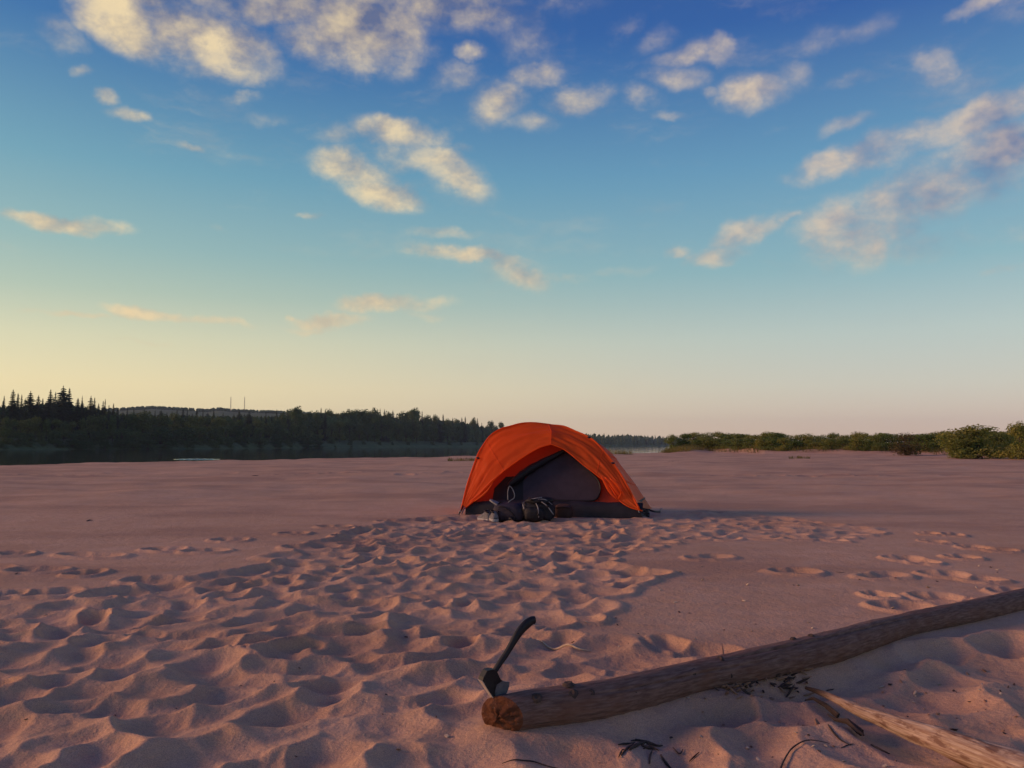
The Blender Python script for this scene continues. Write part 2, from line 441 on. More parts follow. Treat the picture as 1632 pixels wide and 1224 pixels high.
def scatter(pg, mind, n, amin, amax, dmin, dmax, seed, lead=None, spread=0.7):
    rg = np.random.RandomState(seed); lo = pg.min(0); hi = pg.max(0)
    cx = rg.uniform(lo[0], hi[0], n); cy = rg.uniform(lo[1], hi[1], n); ok = inside(pg, cx, cy); kept = []
    for x, y in zip(cx[ok], cy[ok]):
        good = True
        for (a, b_) in kept:
            if (a - x) ** 2 + (b_ - y) ** 2 < mind * mind: good = False; break
        if not good: continue
        kept.append((x, y)); a = rg.uniform(amin, amax)
        ang = rg.normal(lead if lead is not None else 0, spread)
        PITS.append((x, y, a, a * rg.uniform(0.55, 0.85), ang, rg.uniform(dmin, dmax)))


trample = poly([(-500, 1010), (-200, 985), (60, 975), (160, 945), (300, 925), (420, 905), (480, 880), (560, 848), (640, 830), (735, 824), (900, 829), (1020, 832),
                (1010, 870), (960, 895), (1030, 915), (950, 950), (935, 990), (860, 1000), (870, 1020), (1000, 1035), (1120, 1042), (1000, 1075), (860, 1092), (790, 1100), (770, 1180), (800, 1300), (500, 1700), (-400, 1700)])
scatter(trample, 0.140, 22000, 0.105, 0.185, 0.018, 0.056, 3, lead=0.7, spread=0.6)
right_tr = poly([(1020, 824), (1130, 815), (1250, 828), (1400, 848), (1330, 862), (1200, 858), (1080, 862), (1000, 880)])
scatter(right_tr, 0.17, 3500, 0.10, 0.15, 0.014, 0.030, 4, lead=0.2, spread=0.6)
below = poly([(830, 1190), (1000, 1160), (1150, 1120), (1300, 1075), (1450, 1030), (1640, 1010), (2000, 1050), (2200, 1700), (700, 1700)])
scatter(below, 0.24, 5000, 0.16, 0.30, 0.030, 0.085, 6, lead=0.6, spread=0.8)
ISO = [(617, 831, 15), (533, 840, 24), (468, 851, 22), (480, 872, 28), (365, 861, 28), (262, 876, 30), (326, 879, 32), (143, 885, 52), (20, 883, 26), (60, 908, 40), (-30, 905, 40), (135, 914, 26), (80, 946, 38), (5, 948, 26), (180, 948, 30), (240, 925, 42),
       (1130, 889, 34), (1265, 912, 36), (1405, 919, 38), (1440, 891, 26), (1470, 896, 20), (1533, 889, 22), (1595, 877, 20), (1550, 872, 18), (1505, 917, 30), (1565, 925, 28), (1480, 851, 13), (1490, 863, 14), (1520, 853, 14), (1440, 968, 44), (1490, 953, 34), (1615, 945, 30), (1000, 912, 36), (1550, 962, 20), (1060, 1030, 30), (1400, 950, 20)]
for (x, y, w) in ISO:
    g = gp(x, y); sc_ = g.y / F
    L_ = min(w * sc_ * 1.05, 0.30); an_ = rng.uniform(-0.3, 0.3)
    PITS.append((g.x + .32 * L_ * math.cos(an_), g.y + .32 * L_ * math.sin(an_), L_ * .66, 0.095 + 0.02 * rng.random(), an_, 0.028))
    PITS.append((g.x - .45 * L_ * math.cos(an_), g.y - .45 * L_ * math.sin(an_), L_ * .50, 0.080 + 0.02 * rng.random(), an_, 0.024))
for x in range(40, 1632, 46):   # a line of old prints far out
    if 730 < x < 1060: continue
    g = gp(x + rng.uniform(-8, 8), 755 + rng.uniform(-2, 2) + (3 if x > 1060 else 0)); PITS.append((g.x, g.y, 0.26, 0.22, rng.uniform(-.3, .3), 0.045))

cap = 0.024 + 0.010 * perlin(X / 0.5, Y / 0.5, 8) + 0.005 * perlin(X / 0.17, Y / 0.17, 14)
wx = X + 0.024 * perlin(X / 0.22, Y / 0.22, 9) + 0.013 * perlin(X / 0.09, Y / 0.09, 19)
wy = Y + 0.024 * perlin(X / 0.22, Y / 0.22, 10) + 0.013 * perlin(X / 0.09, Y / 0.09, 20)
hp = np.full(X.shape, 0.5); rim = np.zeros_like(X)
for (x, y, a, bb, ang, dep) in PITS:
    r0 = math.hypot(x, y); t0 = math.atan2(x, y); ext = a * 1.75 + 0.05
    i0, i1 = np.searchsorted(rr, [r0 - ext, r0 + ext]); dt = ext / max(r0, 0.5)
    j0, j1 = np.searchsorted(th, [t0 - dt, t0 + dt])
    if i1 <= i0 or j1 <= j0: continue
    S = (slice(i0, i1), slice(j0, j1))
    ux = wx[S] - x; uy = wy[S] - y; ca_, sa_ = math.cos(ang), math.sin(ang)
    e2 = ((ux * ca_ + uy * sa_) / a) ** 2 + ((-ux * sa_ + uy * ca_) / bb) ** 2
    e = np.sqrt(e2)
    par = -dep * (1 - e2 * 0.92)
    h = hp[S]; k = 0.007
    q = np.clip(0.5 + 0.5 * (h - par) / k, 0, 1)
    hp[S] = h * (1 - q) + par * q - k * q * (1 - q)
    rim[S] = np.maximum(rim[S], dep * 0.12 * np.exp(-((e - 1.2) / 0.24) ** 2))
k = 0.016
tram = (hp < 0.45)
q = np.clip(0.5 + 0.5 * (cap - hp) / k, 0, 1)
mixh = cap * (1 - q) + hp * q - k * q * (1 - q)
near_p = sstep(hp, 0.05, 0.0)
flatw = sstep(hp, 0.004, 0.06)
Zp = mixh * (1 - flatw) + rim
supp = sstep(dlog, 0.035, 0.17)
Z += Zp * supp
Z += 0.0022 * perlin(X / 0.065, Y / 0.065, 12) * near_p * supp * (R < 6) + 0.0035 * perlin(X / 0.14, Y / 0.14, 13) * near_p * (R < 12)
Z += 0.016 * np.exp(-(dlog / 0.10) ** 2)

# river edge: distance to the crest of the beach by bearing
ex = [(-900, 760), (-400, 752), (0, 742), (200, 737.5), (400, 733.2), (600, 729.5), (760, 727), (900, 724), (1000, 722.5), (1040, 722), (1062, 721.5)]
ea = [math.degrees(azel(x, y)[0]) for x, y in ex]; er = [math.hypot(*gp(x, y)[:2]) for x, y in ex]
EDGE = np.interp(DEG, [-180, -90] + ea, [24, 24] + er)
landr = sstep(DEG, 11.1, 12.0)
drop = sstep(R, EDGE, EDGE + 11)
Z = Z * (1 - drop * (1 - landr)) - 1.6 * drop * (1 - landr)
bankh = (0.16 + 0.18 * sstep(DEG, 10, 13)) * (1 + 0.45 * perlin(X / 9, Y / 9, 21))
rb = np.interp(DEG, [11, 14, 17.5, 24, 28, 32, 40, 90, 180], [86, 88, 70, 66, 64, 57, 56, 50, 48])
Z += landr * bankh * sstep(R, rb, rb + 18) + landr * 0.30 * sstep(R, rb + 9, rb + 11 + 1.5 * perlin(X / 3, Y / 3, 23)) * (0.6 + 0.6 * perlin(X / 6, Y / 6, 22))
Z += landr * 0.35 * sstep(R, rb + 16, rb + 90)
# steep little cut bank at the point where the bushes start
Z += 0.30 * np.exp(-((DEG - 12.6) / 1.1) ** 2) * sstep(R, 84, 90) * sstep(120 - R, 0, 20)


def hz(x, y):
    r = math.hypot(x, y); t = math.atan2(x, y)
    fi = float(np.interp(r, rr, np.arange(len(rr)))); fj = float(np.interp(t, th, np.arange(len(th))))
    i = min(int(fi), len(rr) - 2); j = min(int(fj), len(th) - 2); a = fi - i; b_ = fj - j
    return float(Z[i, j] * (1 - a) * (1 - b_) + Z[i + 1, j] * a * (1 - b_) + Z[i, j + 1] * (1 - a) * b_ + Z[i + 1, j + 1] * a * b_)


def grid_mesh(name, X, Y, Z, mat, wrap=False, centre=False):
    nr, nc = X.shape; V = np.stack([X, Y, Z], -1).reshape(-1, 3)
    I = np.arange(nr * nc).reshape(nr, nc)
    A = I if not wrap else np.concatenate([I, I[:, :1]], 1)
    q = np.stack([A[:-1, :-1], A[:-1, 1:], A[1:, 1:], A[1:, :-1]], -1).reshape(-1, 4)[:, ::-1]
    loops = q.reshape(-1); starts = np.arange(0, len(loops), 4); tot = np.full(len(q), 4)
    if centre:
        V = np.concatenate([V, [[0, 0, float(Z[0].mean())]]]); ring = A[0]
        tri = np.stack([np.full(len(ring) - 1, len(V) - 1), ring[1:], ring[:-1]], -1)
        starts = np.concatenate([starts, len(loops) + np.arange(0, tri.size, 3)]); tot = np.concatenate([tot, np.full(len(tri), 3)])
        loops = np.concatenate([loops, tri.reshape(-1)])
    me = bpy.data.meshes.new(name)
    me.vertices.add(len(V)); me.vertices.foreach_set('co', V.astype(np.float32).reshape(-1))
    me.loops.add(len(loops)); me.loops.foreach_set('vertex_index', loops.astype(np.int32))
    me.polygons.add(len(starts)); me.polygons.foreach_set('loop_start', starts.astype(np.int32)); me.polygons.foreach_set('loop_total', tot.astype(np.int32))
    me.polygons.foreach_set('use_smooth', np.ones(len(starts), bool))
    me.materials.append(mat); me.update(calc_edges=True); me.validate(); return me


tag(link('sand_beach', grid_mesh('sand_beach', X, Y, Z, M['sand'], wrap=True, centre=True)), 'pinkish evening sand beach trampled into hollows in front of the tent', kind='structure')

# ------------------------------------------------------------------ river and far bank
WZ = -0.5
mb = MB(); mb.add([(-2600, -300, WZ), (2600, -300, WZ), (2600, 2900, WZ), (-2600, 2900, WZ)], [(0, 1, 2, 3)])
water = tag(mb.build('river_water', M['water']), 'dark calm river behind the sand bar', kind='structure')
for (x0, x1, y, wv) in [(276, 352, 732.0, 0.40), (168, 176, 740.5, 0.3)]:
    a = gp(x0, y, WZ); bq = gp(x1, y, WZ); rows = []
    for i in range(7):
        s = i / 6; rowp = []
        for j in range(25):
            p = a.lerp(bq, j / 24); e = math.sin(math.pi * j / 24) ** 0.5
            rowp.append((p.x, p.y + (s - .5) * wv * 2, WZ - 0.01 + e * 0.085 * math.sin(math.pi * s) * (0.8 + .2 * math.sin(j * 1.7))))
        rows.append(rowp)
    r_ = MB(); r_.grid(rows); r_.build('ripple', M['water'], water)

BA = [-60, -50, -33, -20, -10, -3, 0, 4, 8, 12, 16, 20]; BR = [215, 235, 280, 350, 470, 610, 690, 880, 1150, 1450, 1700, 1900]
shore = lambda deg: float(np.interp(deg, BA, BR))
ba = np.linspace(-62, 20, 200); bt = np.array([-6, 0, 3, 6, 12, 22, 40, 70, 110, 160, 230])
BAg, BT = np.meshgrid(ba, bt)
RB = np.interp(BAg, BA, BR) + BT + 4 * perlin(BAg / 1.7, BT * 0 + .3, 31)
zprof = np.interp(BT, [-6, 0, 3, 6, 12, 22, 40, 70, 110, 230], [-1.2, -0.55, 0.2, 0.9, 1.8, 2.6, 3.6, 5.0, 6.0, 6.0])
XB = RB * np.sin(np.radians(BAg)); YB = RB * np.cos(np.radians(BAg)); ZB = zprof * (1 + 0.25 * perlin(BAg / 2.0, BT / 30, 33))
tag(link('far_bank', grid_mesh('far_bank', XB, YB, ZB, M['bank'])), 'low grassy far bank of the river below the forest', kind='structure')
bankz = lambda off: float(np.interp(off, [-6, 0, 3, 6, 12, 22, 40, 70, 110, 230], [-1.2, -0.55, 0.2, 0.9, 1.8, 2.6, 3.6, 5.0, 6.0, 6.0]))


# ------------------------------------------------------------------ trees
def conifer_mesh(seed, h=10.0, w=1.7, tiers=24, shape=1.0, bare=0.06):
    rg = random.Random(seed); tr = MB(); cr = MB()
    tr.tube([(0, 0, -0.6), (0.03, 0, h * .5), (0, 0, h * 0.97)], [0.17, 0.11, 0.02], 6)
    for i in range(tiers):
        t = i / (tiers - 1.0); z = h * (bare + (1 - bare) * t ** 0.95); R_ = w * (1 - t) ** shape * rg.uniform(0.75, 1.15) + 0.10
        nf = max(5, int(10 - 4 * t)); a0 = rg.random() * 6.28
        for k in range(nf):
            a = a0 + 6.283 * k / nf + rg.uniform(-.25, .25); L_ = R_ * rg.uniform(0.65, 1.2); dr = L_ * rg.uniform(0.25, 0.5)
            d = Vector((math.cos(a), math.sin(a), 0)); s_ = Vector((-d.y, d.x, 0)); wd = L_ * 0.30 + 0.05
            p0 = Vector((0, 0, z + 0.12)); p1 = d * L_ * .55 + Vector((0, 0, z - dr * .35)); p2 = d * L_ + Vector((0, 0, z - dr * 0.8))
            sag = Vector((0, 0, -0.16 - 0.1 * L_))
            cr.add([p0, p1 + s_ * wd + sag, p2, p1 - s_ * wd + sag, p1 + Vector((0, 0, .05))], [(0, 1, 4), (4, 1, 2), (0, 4, 3), (4, 2, 3)])
    cr.tube([(0, 0, h * .93), (0, 0, h * 1.03)], [0.06, 0.01], 4)
    return tr.mesh('trunk', M['bark']), cr.mesh('crown', M['conifer'], smooth=False)


def broad_mesh(seed, h=8.0, w=2.6, nleaf=1300, leaf=0.30, mat='leaf', low=0.15, lobes=9, stems=1):
    rg = random.Random(seed); tr = MB(); cr = MB()
    lob = []
    for i in range(lobes):
        t = rg.uniform(low + 0.12, 0.9); a = rg.uniform(0, 6.28); q = w * rg.uniform(0.1, 0.62) * (1 - max(0, t - .55) * 1.2)
        lob.append((Vector((math.cos(a) * q, math.sin(a) * q, h * t)), w * rg.uniform(0.32, 0.52), h * rg.uniform(0.10, 0.19)))
    lob.append((Vector((0, 0, h * 0.84)), w * .42, h * .16))
    if stems > 1:      # bushes are leafy down to the ground
        for i in range(8):
            a = 6.283 * i / 8 + rg.uniform(-.3, .3); q = w * rg.uniform(.30, .62)
            lob.append((Vector((math.cos(a) * q, math.sin(a) * q, h * rg.uniform(.08, .26))), w * rg.uniform(.26, .38), h * rg.uniform(.12, .17)))
    for s in range(stems):
        a = rg.uniform(0, 6.28); q = 0.06 * w * (stems > 1)
        b0 = Vector((math.cos(a) * q, math.sin(a) * q, -0.4))
        tr.tube([b0, b0 * 2 + Vector((0, 0, h * .35)), Vector((rg.uniform(-.2, .2) * w, rg.uniform(-.2, .2) * w, h * .75))], [h * .018, h * .012, h * .004], 5)
    for (c_, rw, rh) in lob:
        tr.tube([(0, 0, h * low), tuple(c_ * 0.6 + Vector((0, 0, h * .1))), tuple(c_)], [h * .009, h * .006, h * .003], 4)
    tot = sum(l[1] ** 2 * l[2] for l in lob)
    for (c_, rw, rh) in lob:
        for k in range(int(nleaf * rw * rw * rh / tot) + 6):
            d = Vector((rg.gauss(0, 1), rg.gauss(0, 1), rg.gauss(0, 1))).normalized(); q = rg.uniform(0.45, 1.12)
            p = c_ + Vector((d.x * rw * q, d.y * rw * q, d.z * rh * q * 1.1))
            if p.z < h * 0.02: continue
            nrm = (d + Vector((rg.gauss(0, .6), rg.gauss(0, .6), rg.gauss(0, .6) + .3))).normalized()
            a = nrm.orthogonal().normalized(); a.rotate(Matrix.Rotation(rg.uniform(0, 6.28), 3, nrm)); b_ = nrm.cross(a); s = leaf * rg.uniform(.55, 1.3)
            cr.add([p - a * s, p - b_ * s * .55 + nrm * s * .12, p + a * s, p + b_ * s * .55 + nrm * s * .1], [(0, 1, 2, 3)])
    return tr.mesh('trunk', M['bark']), cr.mesh('crown', M[mat], smooth=False)


CON = [conifer_mesh(1, 10, 1.5, 26, 0.85), conifer_mesh(2, 10, 1.9, 26, 0.8), conifer_mesh(3, 10, 1.2, 28, 0.9), conifer_mesh(4, 10, 2.3, 24, 0.62), conifer_mesh(5, 10, 1.0, 28, 0.7, .12)]
BRO = [broad_mesh(20 + i, 8, 3.0, 1500, 0.27, 'leaf') for i in range(4)]
BUS = [broad_mesh(30 + i, 5, 3.4, 1500, 0.24, 'bushleaf', 0.02, 11, 4) for i in range(4)]


def tree(protos, name, base, h, wscale, label, cat, group, part=('trunk', 'crown')):
    tr, cr, ph = protos
    e = empty(name, base, rng.uniform(0, 6.28)); s = h / ph; e.scale = (s * wscale, s * wscale, s)
    link(part[0], tr, e); link(part[1], cr, e)
    return tag(e, label, cat, group)


def where(px):
    for lim, txt in ((-1, 'at the left frame edge'), (60, 'below the first conifers at the left edge'), (130, 'below the tallest conifers'), (215, 'where the left skyline drops'), (300, 'in front of the grey distant hill'), (350, 'just left of the radio masts'), (405, 'below the two radio masts'), (470, 'right of the radio masts'), (530, 'left of the highest rounded crowns'), (600, 'at the highest rounded crowns'), (680, 'above the green grassy strip'), (740, 'a little left of the tent'), (2000, 'closest to the tent')):
        if px <= lim: return txt


def onray(px, rdist, z):
    d = ray(px, 710); d = Vector((d.x, d.y, 0)).normalized() * rdist
    return Vector((d.x, d.y, z))


def zfor(px, py, p):
    """world height seen at pixel row py above ground point p"""
    dr = ray(px, py); t = p.y / dr.y
    return CAMH + dr.z * t


degof = lambda px: math.degrees(math.atan2((px - 816) / F, math.cos(PITCH) + math.sin(PITCH) * 98 / F))
# conifers that stand out one by one against the sky (px, top row, proto, width)
STAND = [(3, 632, 2, .8, 'small thin dark conifer at the left frame edge'), (17, 622, 1, 1.0, 'dark conifer with a blunt crown, first broad one from the left frame edge'), (25, 628, 4, 1.0, 'short dark conifer close right of the first broad conifer'),
         (31, 630, 2, .8, 'very thin dark conifer alone in a skyline gap on the left'), (45, 624, 3, .8, 'dark conifer with rounded top between two low gaps of the left skyline'), (58, 631, 1, 1, 'low dark conifer in the stepped clump on the left skyline'),
         (77, 622, 0, 1.1, 'sharply pointed dark conifer left of the tallest conifer'), (85, 626, 2, .9, 'thin dark conifer squeezed against the tallest conifer, on its left'), (97, 616, 3, .95, 'tallest and widest dark conifer on the left skyline'),
         (107, 620, 0, 1.0, 'pointed dark conifer directly right of the tallest conifer'), (122, 636, 0, .9, 'small dark conifer right of the tall pair, before a thin spire'), (128, 632, 2, .6, 'thin dark spire of a conifer on the falling left skyline'),
         (142, 632, 1, 1.0, 'dark broad pointed conifer at the end of the high left skyline'), (148, 635, 2, .9, 'small dark conifer touching the broad pointed one on its right'), (165, 637, 2, .6, 'last lone spire conifer where the left skyline drops to the hill')]
for (px, py, k, wsc, lab) in STAND:
    deg = degof(px); p = onray(px, shore(deg) + 42, bankz(42) - .2); h = zfor(px, py, p) - p.z
    tree((CON[k][0], CON[k][1], 10.0), 'conifer_tree', p, h, wsc * rng.uniform(1.3, 1.6), lab, 'tree', 'conifers standing out on the left skyline')
SKY_X = [0, 30, 60, 95, 130, 170, 200, 260, 340, 420, 470, 540, 575, 620, 660, 700, 750, 800, 860, 930]
SKY_Y = [638, 640, 634, 634, 640, 646, 652, 653, 654, 654, 652, 650, 648, 654, 657, 660, 665, 674, 684, 690]
skyl = lambda x: float(np.interp(x, SKY_X, SKY_Y))
x = -90.0
while x < 860:
    deg = degof(x); off = rng.uniform(34, 60); p = onray(x, shore(deg) + off, bankz(off) - .2)
    py = skyl(max(x, 0)) + rng.choice([0, 0, 2, 4, 6, 9]) - (rng.uniform(2, 5) if rng.random() < .22 else 0)
    h = zfor(x, py, p) - p.z
    if x > 440 and rng.random() < 0.45 or (550 < x < 600 and rng.random() < .8):
        k = rng.randrange(4); tree((BRO[k][0], BRO[k][1], 8.0), 'broadleaf_tree', p, h, rng.uniform(.55, .85), 'dark rounded tree in the forest skyline ' + where(x), 'tree', 'rounded trees of the forest skyline')
    else:
        k = rng.choice([0, 1, 2, 2, 3, 4]); lab = ('dark pointed conifer in the even forest row ' if x < 440 else 'dark pointed conifer of the mixed forest ') + where(x)
        tree((CON[k][0], CON[k][1], 10.0), 'conifer_tree', p, h, rng.uniform(1.0, 1.5), lab, 'tree', 'conifers of the forest row' if x < 440 else 'conifers of the mixed forest')
    x += rng.uniform(6.5, 10.5) * (1.0 if x < 440 else .8)
# second, lower row of rounded trees in front
x = -80.0
while x < 850:
    deg = degof(x); off = rng.uniform(20, 30) if x < 540 else rng.uniform(26, 36); p = onray(x, shore(deg) + off, bankz(off) - .3)
    py = np.interp(x, [0, 100, 200, 260, 330, 420, 500, 545, 600, 700, 800, 850], [664, 668, 664, 656, 664, 672, 680, 672, 666, 676, 688, 692]) + rng.uniform(-5, 7)
    h = zfor(x, py, p) - p.z; k = rng.randrange(4)
    tree((BRO[k][0], BRO[k][1], 8.0), 'broadleaf_tree', p, h, rng.uniform(.8, 1.2) * (1.0 if x < 540 else .9), 'dim green rounded tree on the far slope ' + where(x), 'tree', 'rounded trees on the slope of the far bank')
    x += rng.uniform(11, 18)
# bushes down to the water
x = -80.0
while x < 560:
    deg = degof(x)
    for off, ytop in ((9, np.interp(x, [0, 120, 250, 300, 380, 480, 545, 570], [690, 688, 684, 682, 684, 690, 698, 706])), (2.0, np.interp(x, [0, 250, 450, 545], [704, 704, 704, 710]))):
        xx = x + rng.uniform(-6, 6); p = onray(xx, shore(deg) + off + rng.uniform(-1, 3), bankz(off) - .3)
        h = max(1.2, zfor(xx, ytop + rng.uniform(-4, 4), p) - p.z); k = rng.randrange(4)
        tree((BUS[k][0], BUS[k][1], 5.0), 'bank_bush', p, h, rng.uniform(.9, 1.3) * (1.6 if off < 5 else 1), ('dark willow bush at the far waterline ' if off < 5 else 'dark rounded bush above the far waterline ') + where(x), 'bush', 'bushes along the far left bank' if off < 5 else 'upper bushes of the far left bank', ('stems', 'foliage'))
    x += rng.uniform(18, 26)
for x in (690, 715, 735, 625, 580, 605, 650, 760):
    deg = degof(x); p = onray(x, shore(deg) + 8, bankz(8) - .3); k = rng.randrange(4)
    tree((BUS[k][0], BUS[k][1], 5.0), 'bank_bush', p, rng.uniform(1.8, 3.2), rng.uniform(1.0, 1.6), 'small bush on the grassy strip of the far bank left of the tent', 'bush', 'small bushes on the far grassy strip', ('stems', 'foliage'))


def wood(name, xs, offs, ytop, label, seed, mat, wide=1.0, rdist=None, base=None, pt_=.55, jit=1.0):
    """a distant wood that reads as one mass: many small pointed and round crowns"""
    rg = random.Random(seed); mb = MB(); x = xs[0]
    while x < xs[1]:
        deg = degof(x)
        for off in offs:
            rd = (shore(deg) + off if rdist is None else rdist(x) + off); p = onray(x + rg.uniform(-3, 3), rd, 0)
            p.z = (bankz(min(off, 200)) if base is None else base(x)) - 1
            h = max(2.5, (zfor(x, ytop(x) + rg.uniform(-1.2, 2.2) * jit + (max(offs) - off) * .045, p) - p.z)); w_ = h * rg.uniform(.16, .3) * wide; pointed = rg.random() < pt_
            nz = 7; rows = []
            for i in range(nz + 1):
                t = i / nz; r_ = w_ * ((1 - t) ** .8 if pointed else math.sin(math.pi * min(1, .18 + .82 * t)) ** .6)
                rows.append([Vector((p.x + math.cos(6.283 * j / 8) * r_ * rg.uniform(.6, 1.3), p.y + math.sin(6.283 * j / 8) * r_ * rg.uniform(.6, 1.3), p.z + h * t + rg.uniform(-.04, .04) * h)) for j in range(8)])
            mb.grid(rows, close=True)
        x += rg.uniform(1.6, 3.4)
    return tag(mb.build(name, mat, smooth=False), label, 'woodland', kind='stuff')


wood('forest_mass', (-90, 870), (52, 80), lambda x: skyl(max(x, 0)) + 9, 'dark mass of the forest standing behind the front trees on the far bank', 6, M['leaf'], 1.2)
wood('river_bend_wood', (840, 1180), (14, 40, 80), lambda x: float(np.interp(x, [840, 930, 1000, 1060, 1180], [688, 690.5, 692, 695, 699])), 'blue hazy wood on the far river bend right of the tent', 5, M['leaf'])
hx = [150, 200, 240, 300, 330, 345, 360, 400, 430, 500, 560]; hy = [651, 648, 646, 649, 651, 648, 650, 652, 653, 656, 662]
hill_y = lambda x: float(np.interp(x, hx, hy))
xsH = np.linspace(-60, 640, 90); rowsH = []
for tt in (0, .35, .7, 1.0, 1.3):
    row = []
    for x in xsH:
        p = onray(x, 1180 + 150 * tt, 0); top = zfor(x, hill_y(max(min(x, 560), 150)) + 4, onray(x, 1330, 0))
        row.append((p.x, p.y, -1 + top * (math.sin(min(tt, 1) * math.pi / 2) if tt <= 1 else .9)))
    rowsH.append(row)
mb = MB(); mb.grid(rowsH); tag(mb.build('distant_hill', M['bank']), 'grey hazy wooded hill behind the left forest', kind='structure')
wood('hilltop_wood', (-40, 620), (0,), lambda x: hill_y(max(min(x, 560), 150)) + .5, 'grey hazy wood along the crest of the distant hill', 8, M['leaf'], 2.6, rdist=lambda x: 1325, base=lambda x: zfor(x, hill_y(max(min(x, 560), 150)) + 5, onray(x, 1325, 0)), pt_=.1, jit=.25)
for px, lab in ((366, 'thin radio mast on the distant hill, the left one of two'), (388, 'thin radio mast on the distant hill, the right one of two')):
    p = onray(px, 1322, 0); zt = zfor(px, 633, p); zb = zfor(px, 653, p); e = tag(empty('radio_mast', (p.x, p.y, zb)), lab, 'mast'); h = zt - zb
    mb = MB()
    for k in range(3):
        a = 2.094 * k; mb.tube([(math.cos(a) * .75, math.sin(a) * .75, -3), (math.cos(a) * .4, math.sin(a) * .4, h)], .16, 4)
    for i in range(10):
        z = h * i / 10
        for k in range(3):
            a, b_ = 2.094 * k, 2.094 * (k + 1); q = .75 - .35 * i / 10
            mb.tube([(math.cos(a) * q, math.sin(a) * q, z), (math.cos(b_) * q, math.sin(b_) * q, z + h / 10)], .07, 3)
    mb.build('lattice', M['mast'], e)
    mb = MB(); mb.tube([(0, 0, h), (0, 0, h + 2.5)], .08, 4); mb.build('antenna', M['mast'], e)

# ------------------------------------------------------------------ right bank: willow thicket on low dunes
WIL = [broad_mesh(50 + i, 2.5, 1.7, 3600, 0.085, 'willow', 0.01, 13, 6) for i in range(5)]
RUS = [broad_mesh(60, 2.5, 1.6, 2200, 0.075, 'rust_leaf', 0.01, 12, 8)]


def wr(px):
    for lim, txt in ((1140, 'near its river tip'), (1180, 'right of its river tip'), (1225, 'left of the yellowish bush'), (1260, 'behind the yellowish bush'), (1300, 'right of the yellowish bush'), (1345, 'at its middle'), (1395, 'right of its middle'), (1430, 'left of the reddish bush'), (1470, 'behind the reddish bush'), (1515, 'behind the blue green bush'), (1600, 'behind the largest bush'), (3000, 'at the right frame edge')):
        if px <= lim: return txt


def shrub(px, pyb, pyt, wpx, label, group=None, proto=None, name='willow_shrub', back=0.0, rd=None):
    # distance of a right-bank shrub from the row where it meets the sand
    deg = degof(px); r0 = rd if rd else float(np.interp(deg, [11, 14, 17.5, 24, 28, 32, 40], [93, 96, 80, 76, 73, 62, 60])); p = onray(px, r0 + back, 0)
    p.z = hz(p.x, p.y) - .03; h = max(0.35, zfor(px, pyt, p) - p.z); pr = proto or rng.choice(WIL)
    return tree((pr[0], pr[1], 2.5), name, p, h, wpx / F * p.y / (2 * 1.45 * h / 2.5), label, 'shrub', group, ('stems', 'foliage'))


shrub(1556, 727, 679, 112, 'largest dark green willow bush near the right frame edge, standing on the sand', rd=60)
shrub(1626, 728, 676, 60, 'tall olive willow bush cut by the right frame edge', rd=58)
shrub(1590, 728, 690, 60, 'dark willow bush filling the gap between the two bushes at the right edge', rd=64)
shrub(1530, 727, 700, 44, 'low dark willow bush at the left foot of the largest bush', rd=59)
shrub(1445, 723, 689, 62, 'reddish brown willow bush left of a dark bush, on the dune', rd=70, proto=RUS[0])
shrub(1476, 722, 692, 60, 'dark blue green bush close right of the reddish brown bush', rd=76)
shrub(1505, 721, 694, 50, 'olive bush between the dark bush and the largest bush', rd=82)
shrub(1232, 722, 697, 54, 'yellowish olive bush jutting forward onto the sand in mid thicket', rd=84)
shrub(1072, 716, 694, 30, 'small olive bush at the river tip of the thicket, nearest the tent', rd=100)
shrub(1092, 715, 692, 34, 'second olive bush from the river tip of the thicket', rd=101)
x = 1105
while x < 1640:
    shrub(x, 715, np.interp(x, [1105, 1160, 1250, 1290, 1340, 1400, 1440, 1520, 1640], [692, 690, 693, 695, 692, 692, 696, 690, 686]) + rng.uniform(-3, 3), rng.uniform(30, 48), 'rounded willow shrub in the back row of the thicket ' + wr(x), 'back shrubs of the right bank thicket', back=rng.uniform(10, 20))
    x += rng.uniform(11, 17)
x = 1112
while x < 1430:
    shrub(x, 718, np.interp(x, [1112, 1180, 1230, 1290, 1340, 1400], [699, 700, 702, 702, 701, 703]) + rng.uniform(-3, 3), rng.uniform(24, 40), 'low willow shrub in the front row of the thicket ' + wr(x), 'front shrubs of the right bank thicket', back=rng.uniform(1, 6))
    x += rng.uniform(14, 22)
for x in (1250, 1275, 1300, 1320):
    shrub(x, 721, 708 + rng.uniform(-2, 2), 32, 'low dusty willow shrub spreading onto the sand right of the yellowish bush', 'dusty shrubs at the sand edge', rd=86)


def grass(name, spots, label, mat, hh=(.18, .4), seed=1, cat='grass', kind='stuff', dense=60, spread=1.2):
    rg = random.Random(seed); mb = MB()
    for (x, y) in spots:
        for k in range(dense):
            a = rg.uniform(0, 6.28); q = spread * math.sqrt(rg.random()); gx = x + math.cos(a) * q; gy = y + math.sin(a) * q; z = hz(gx, gy) - .02
            h = rg.uniform(*hh); l = Vector((rg.gauss(0, .25), rg.gauss(0, .25), 1)) * h; s_ = Vector((math.cos(a), math.sin(a), 0)) * .018; p = Vector((gx, gy, z))
            mb.add([p - s_, p + s_, p + l * .6 + s_ * .7, p + l * .6 - s_ * .7, p + l + Vector((rg.gauss(0, .06), rg.gauss(0, .06), -.02))], [(0, 1, 2, 3), (3, 2, 4)])
    return tag(mb.build(name, mat, smooth=False), label, cat, kind=kind)


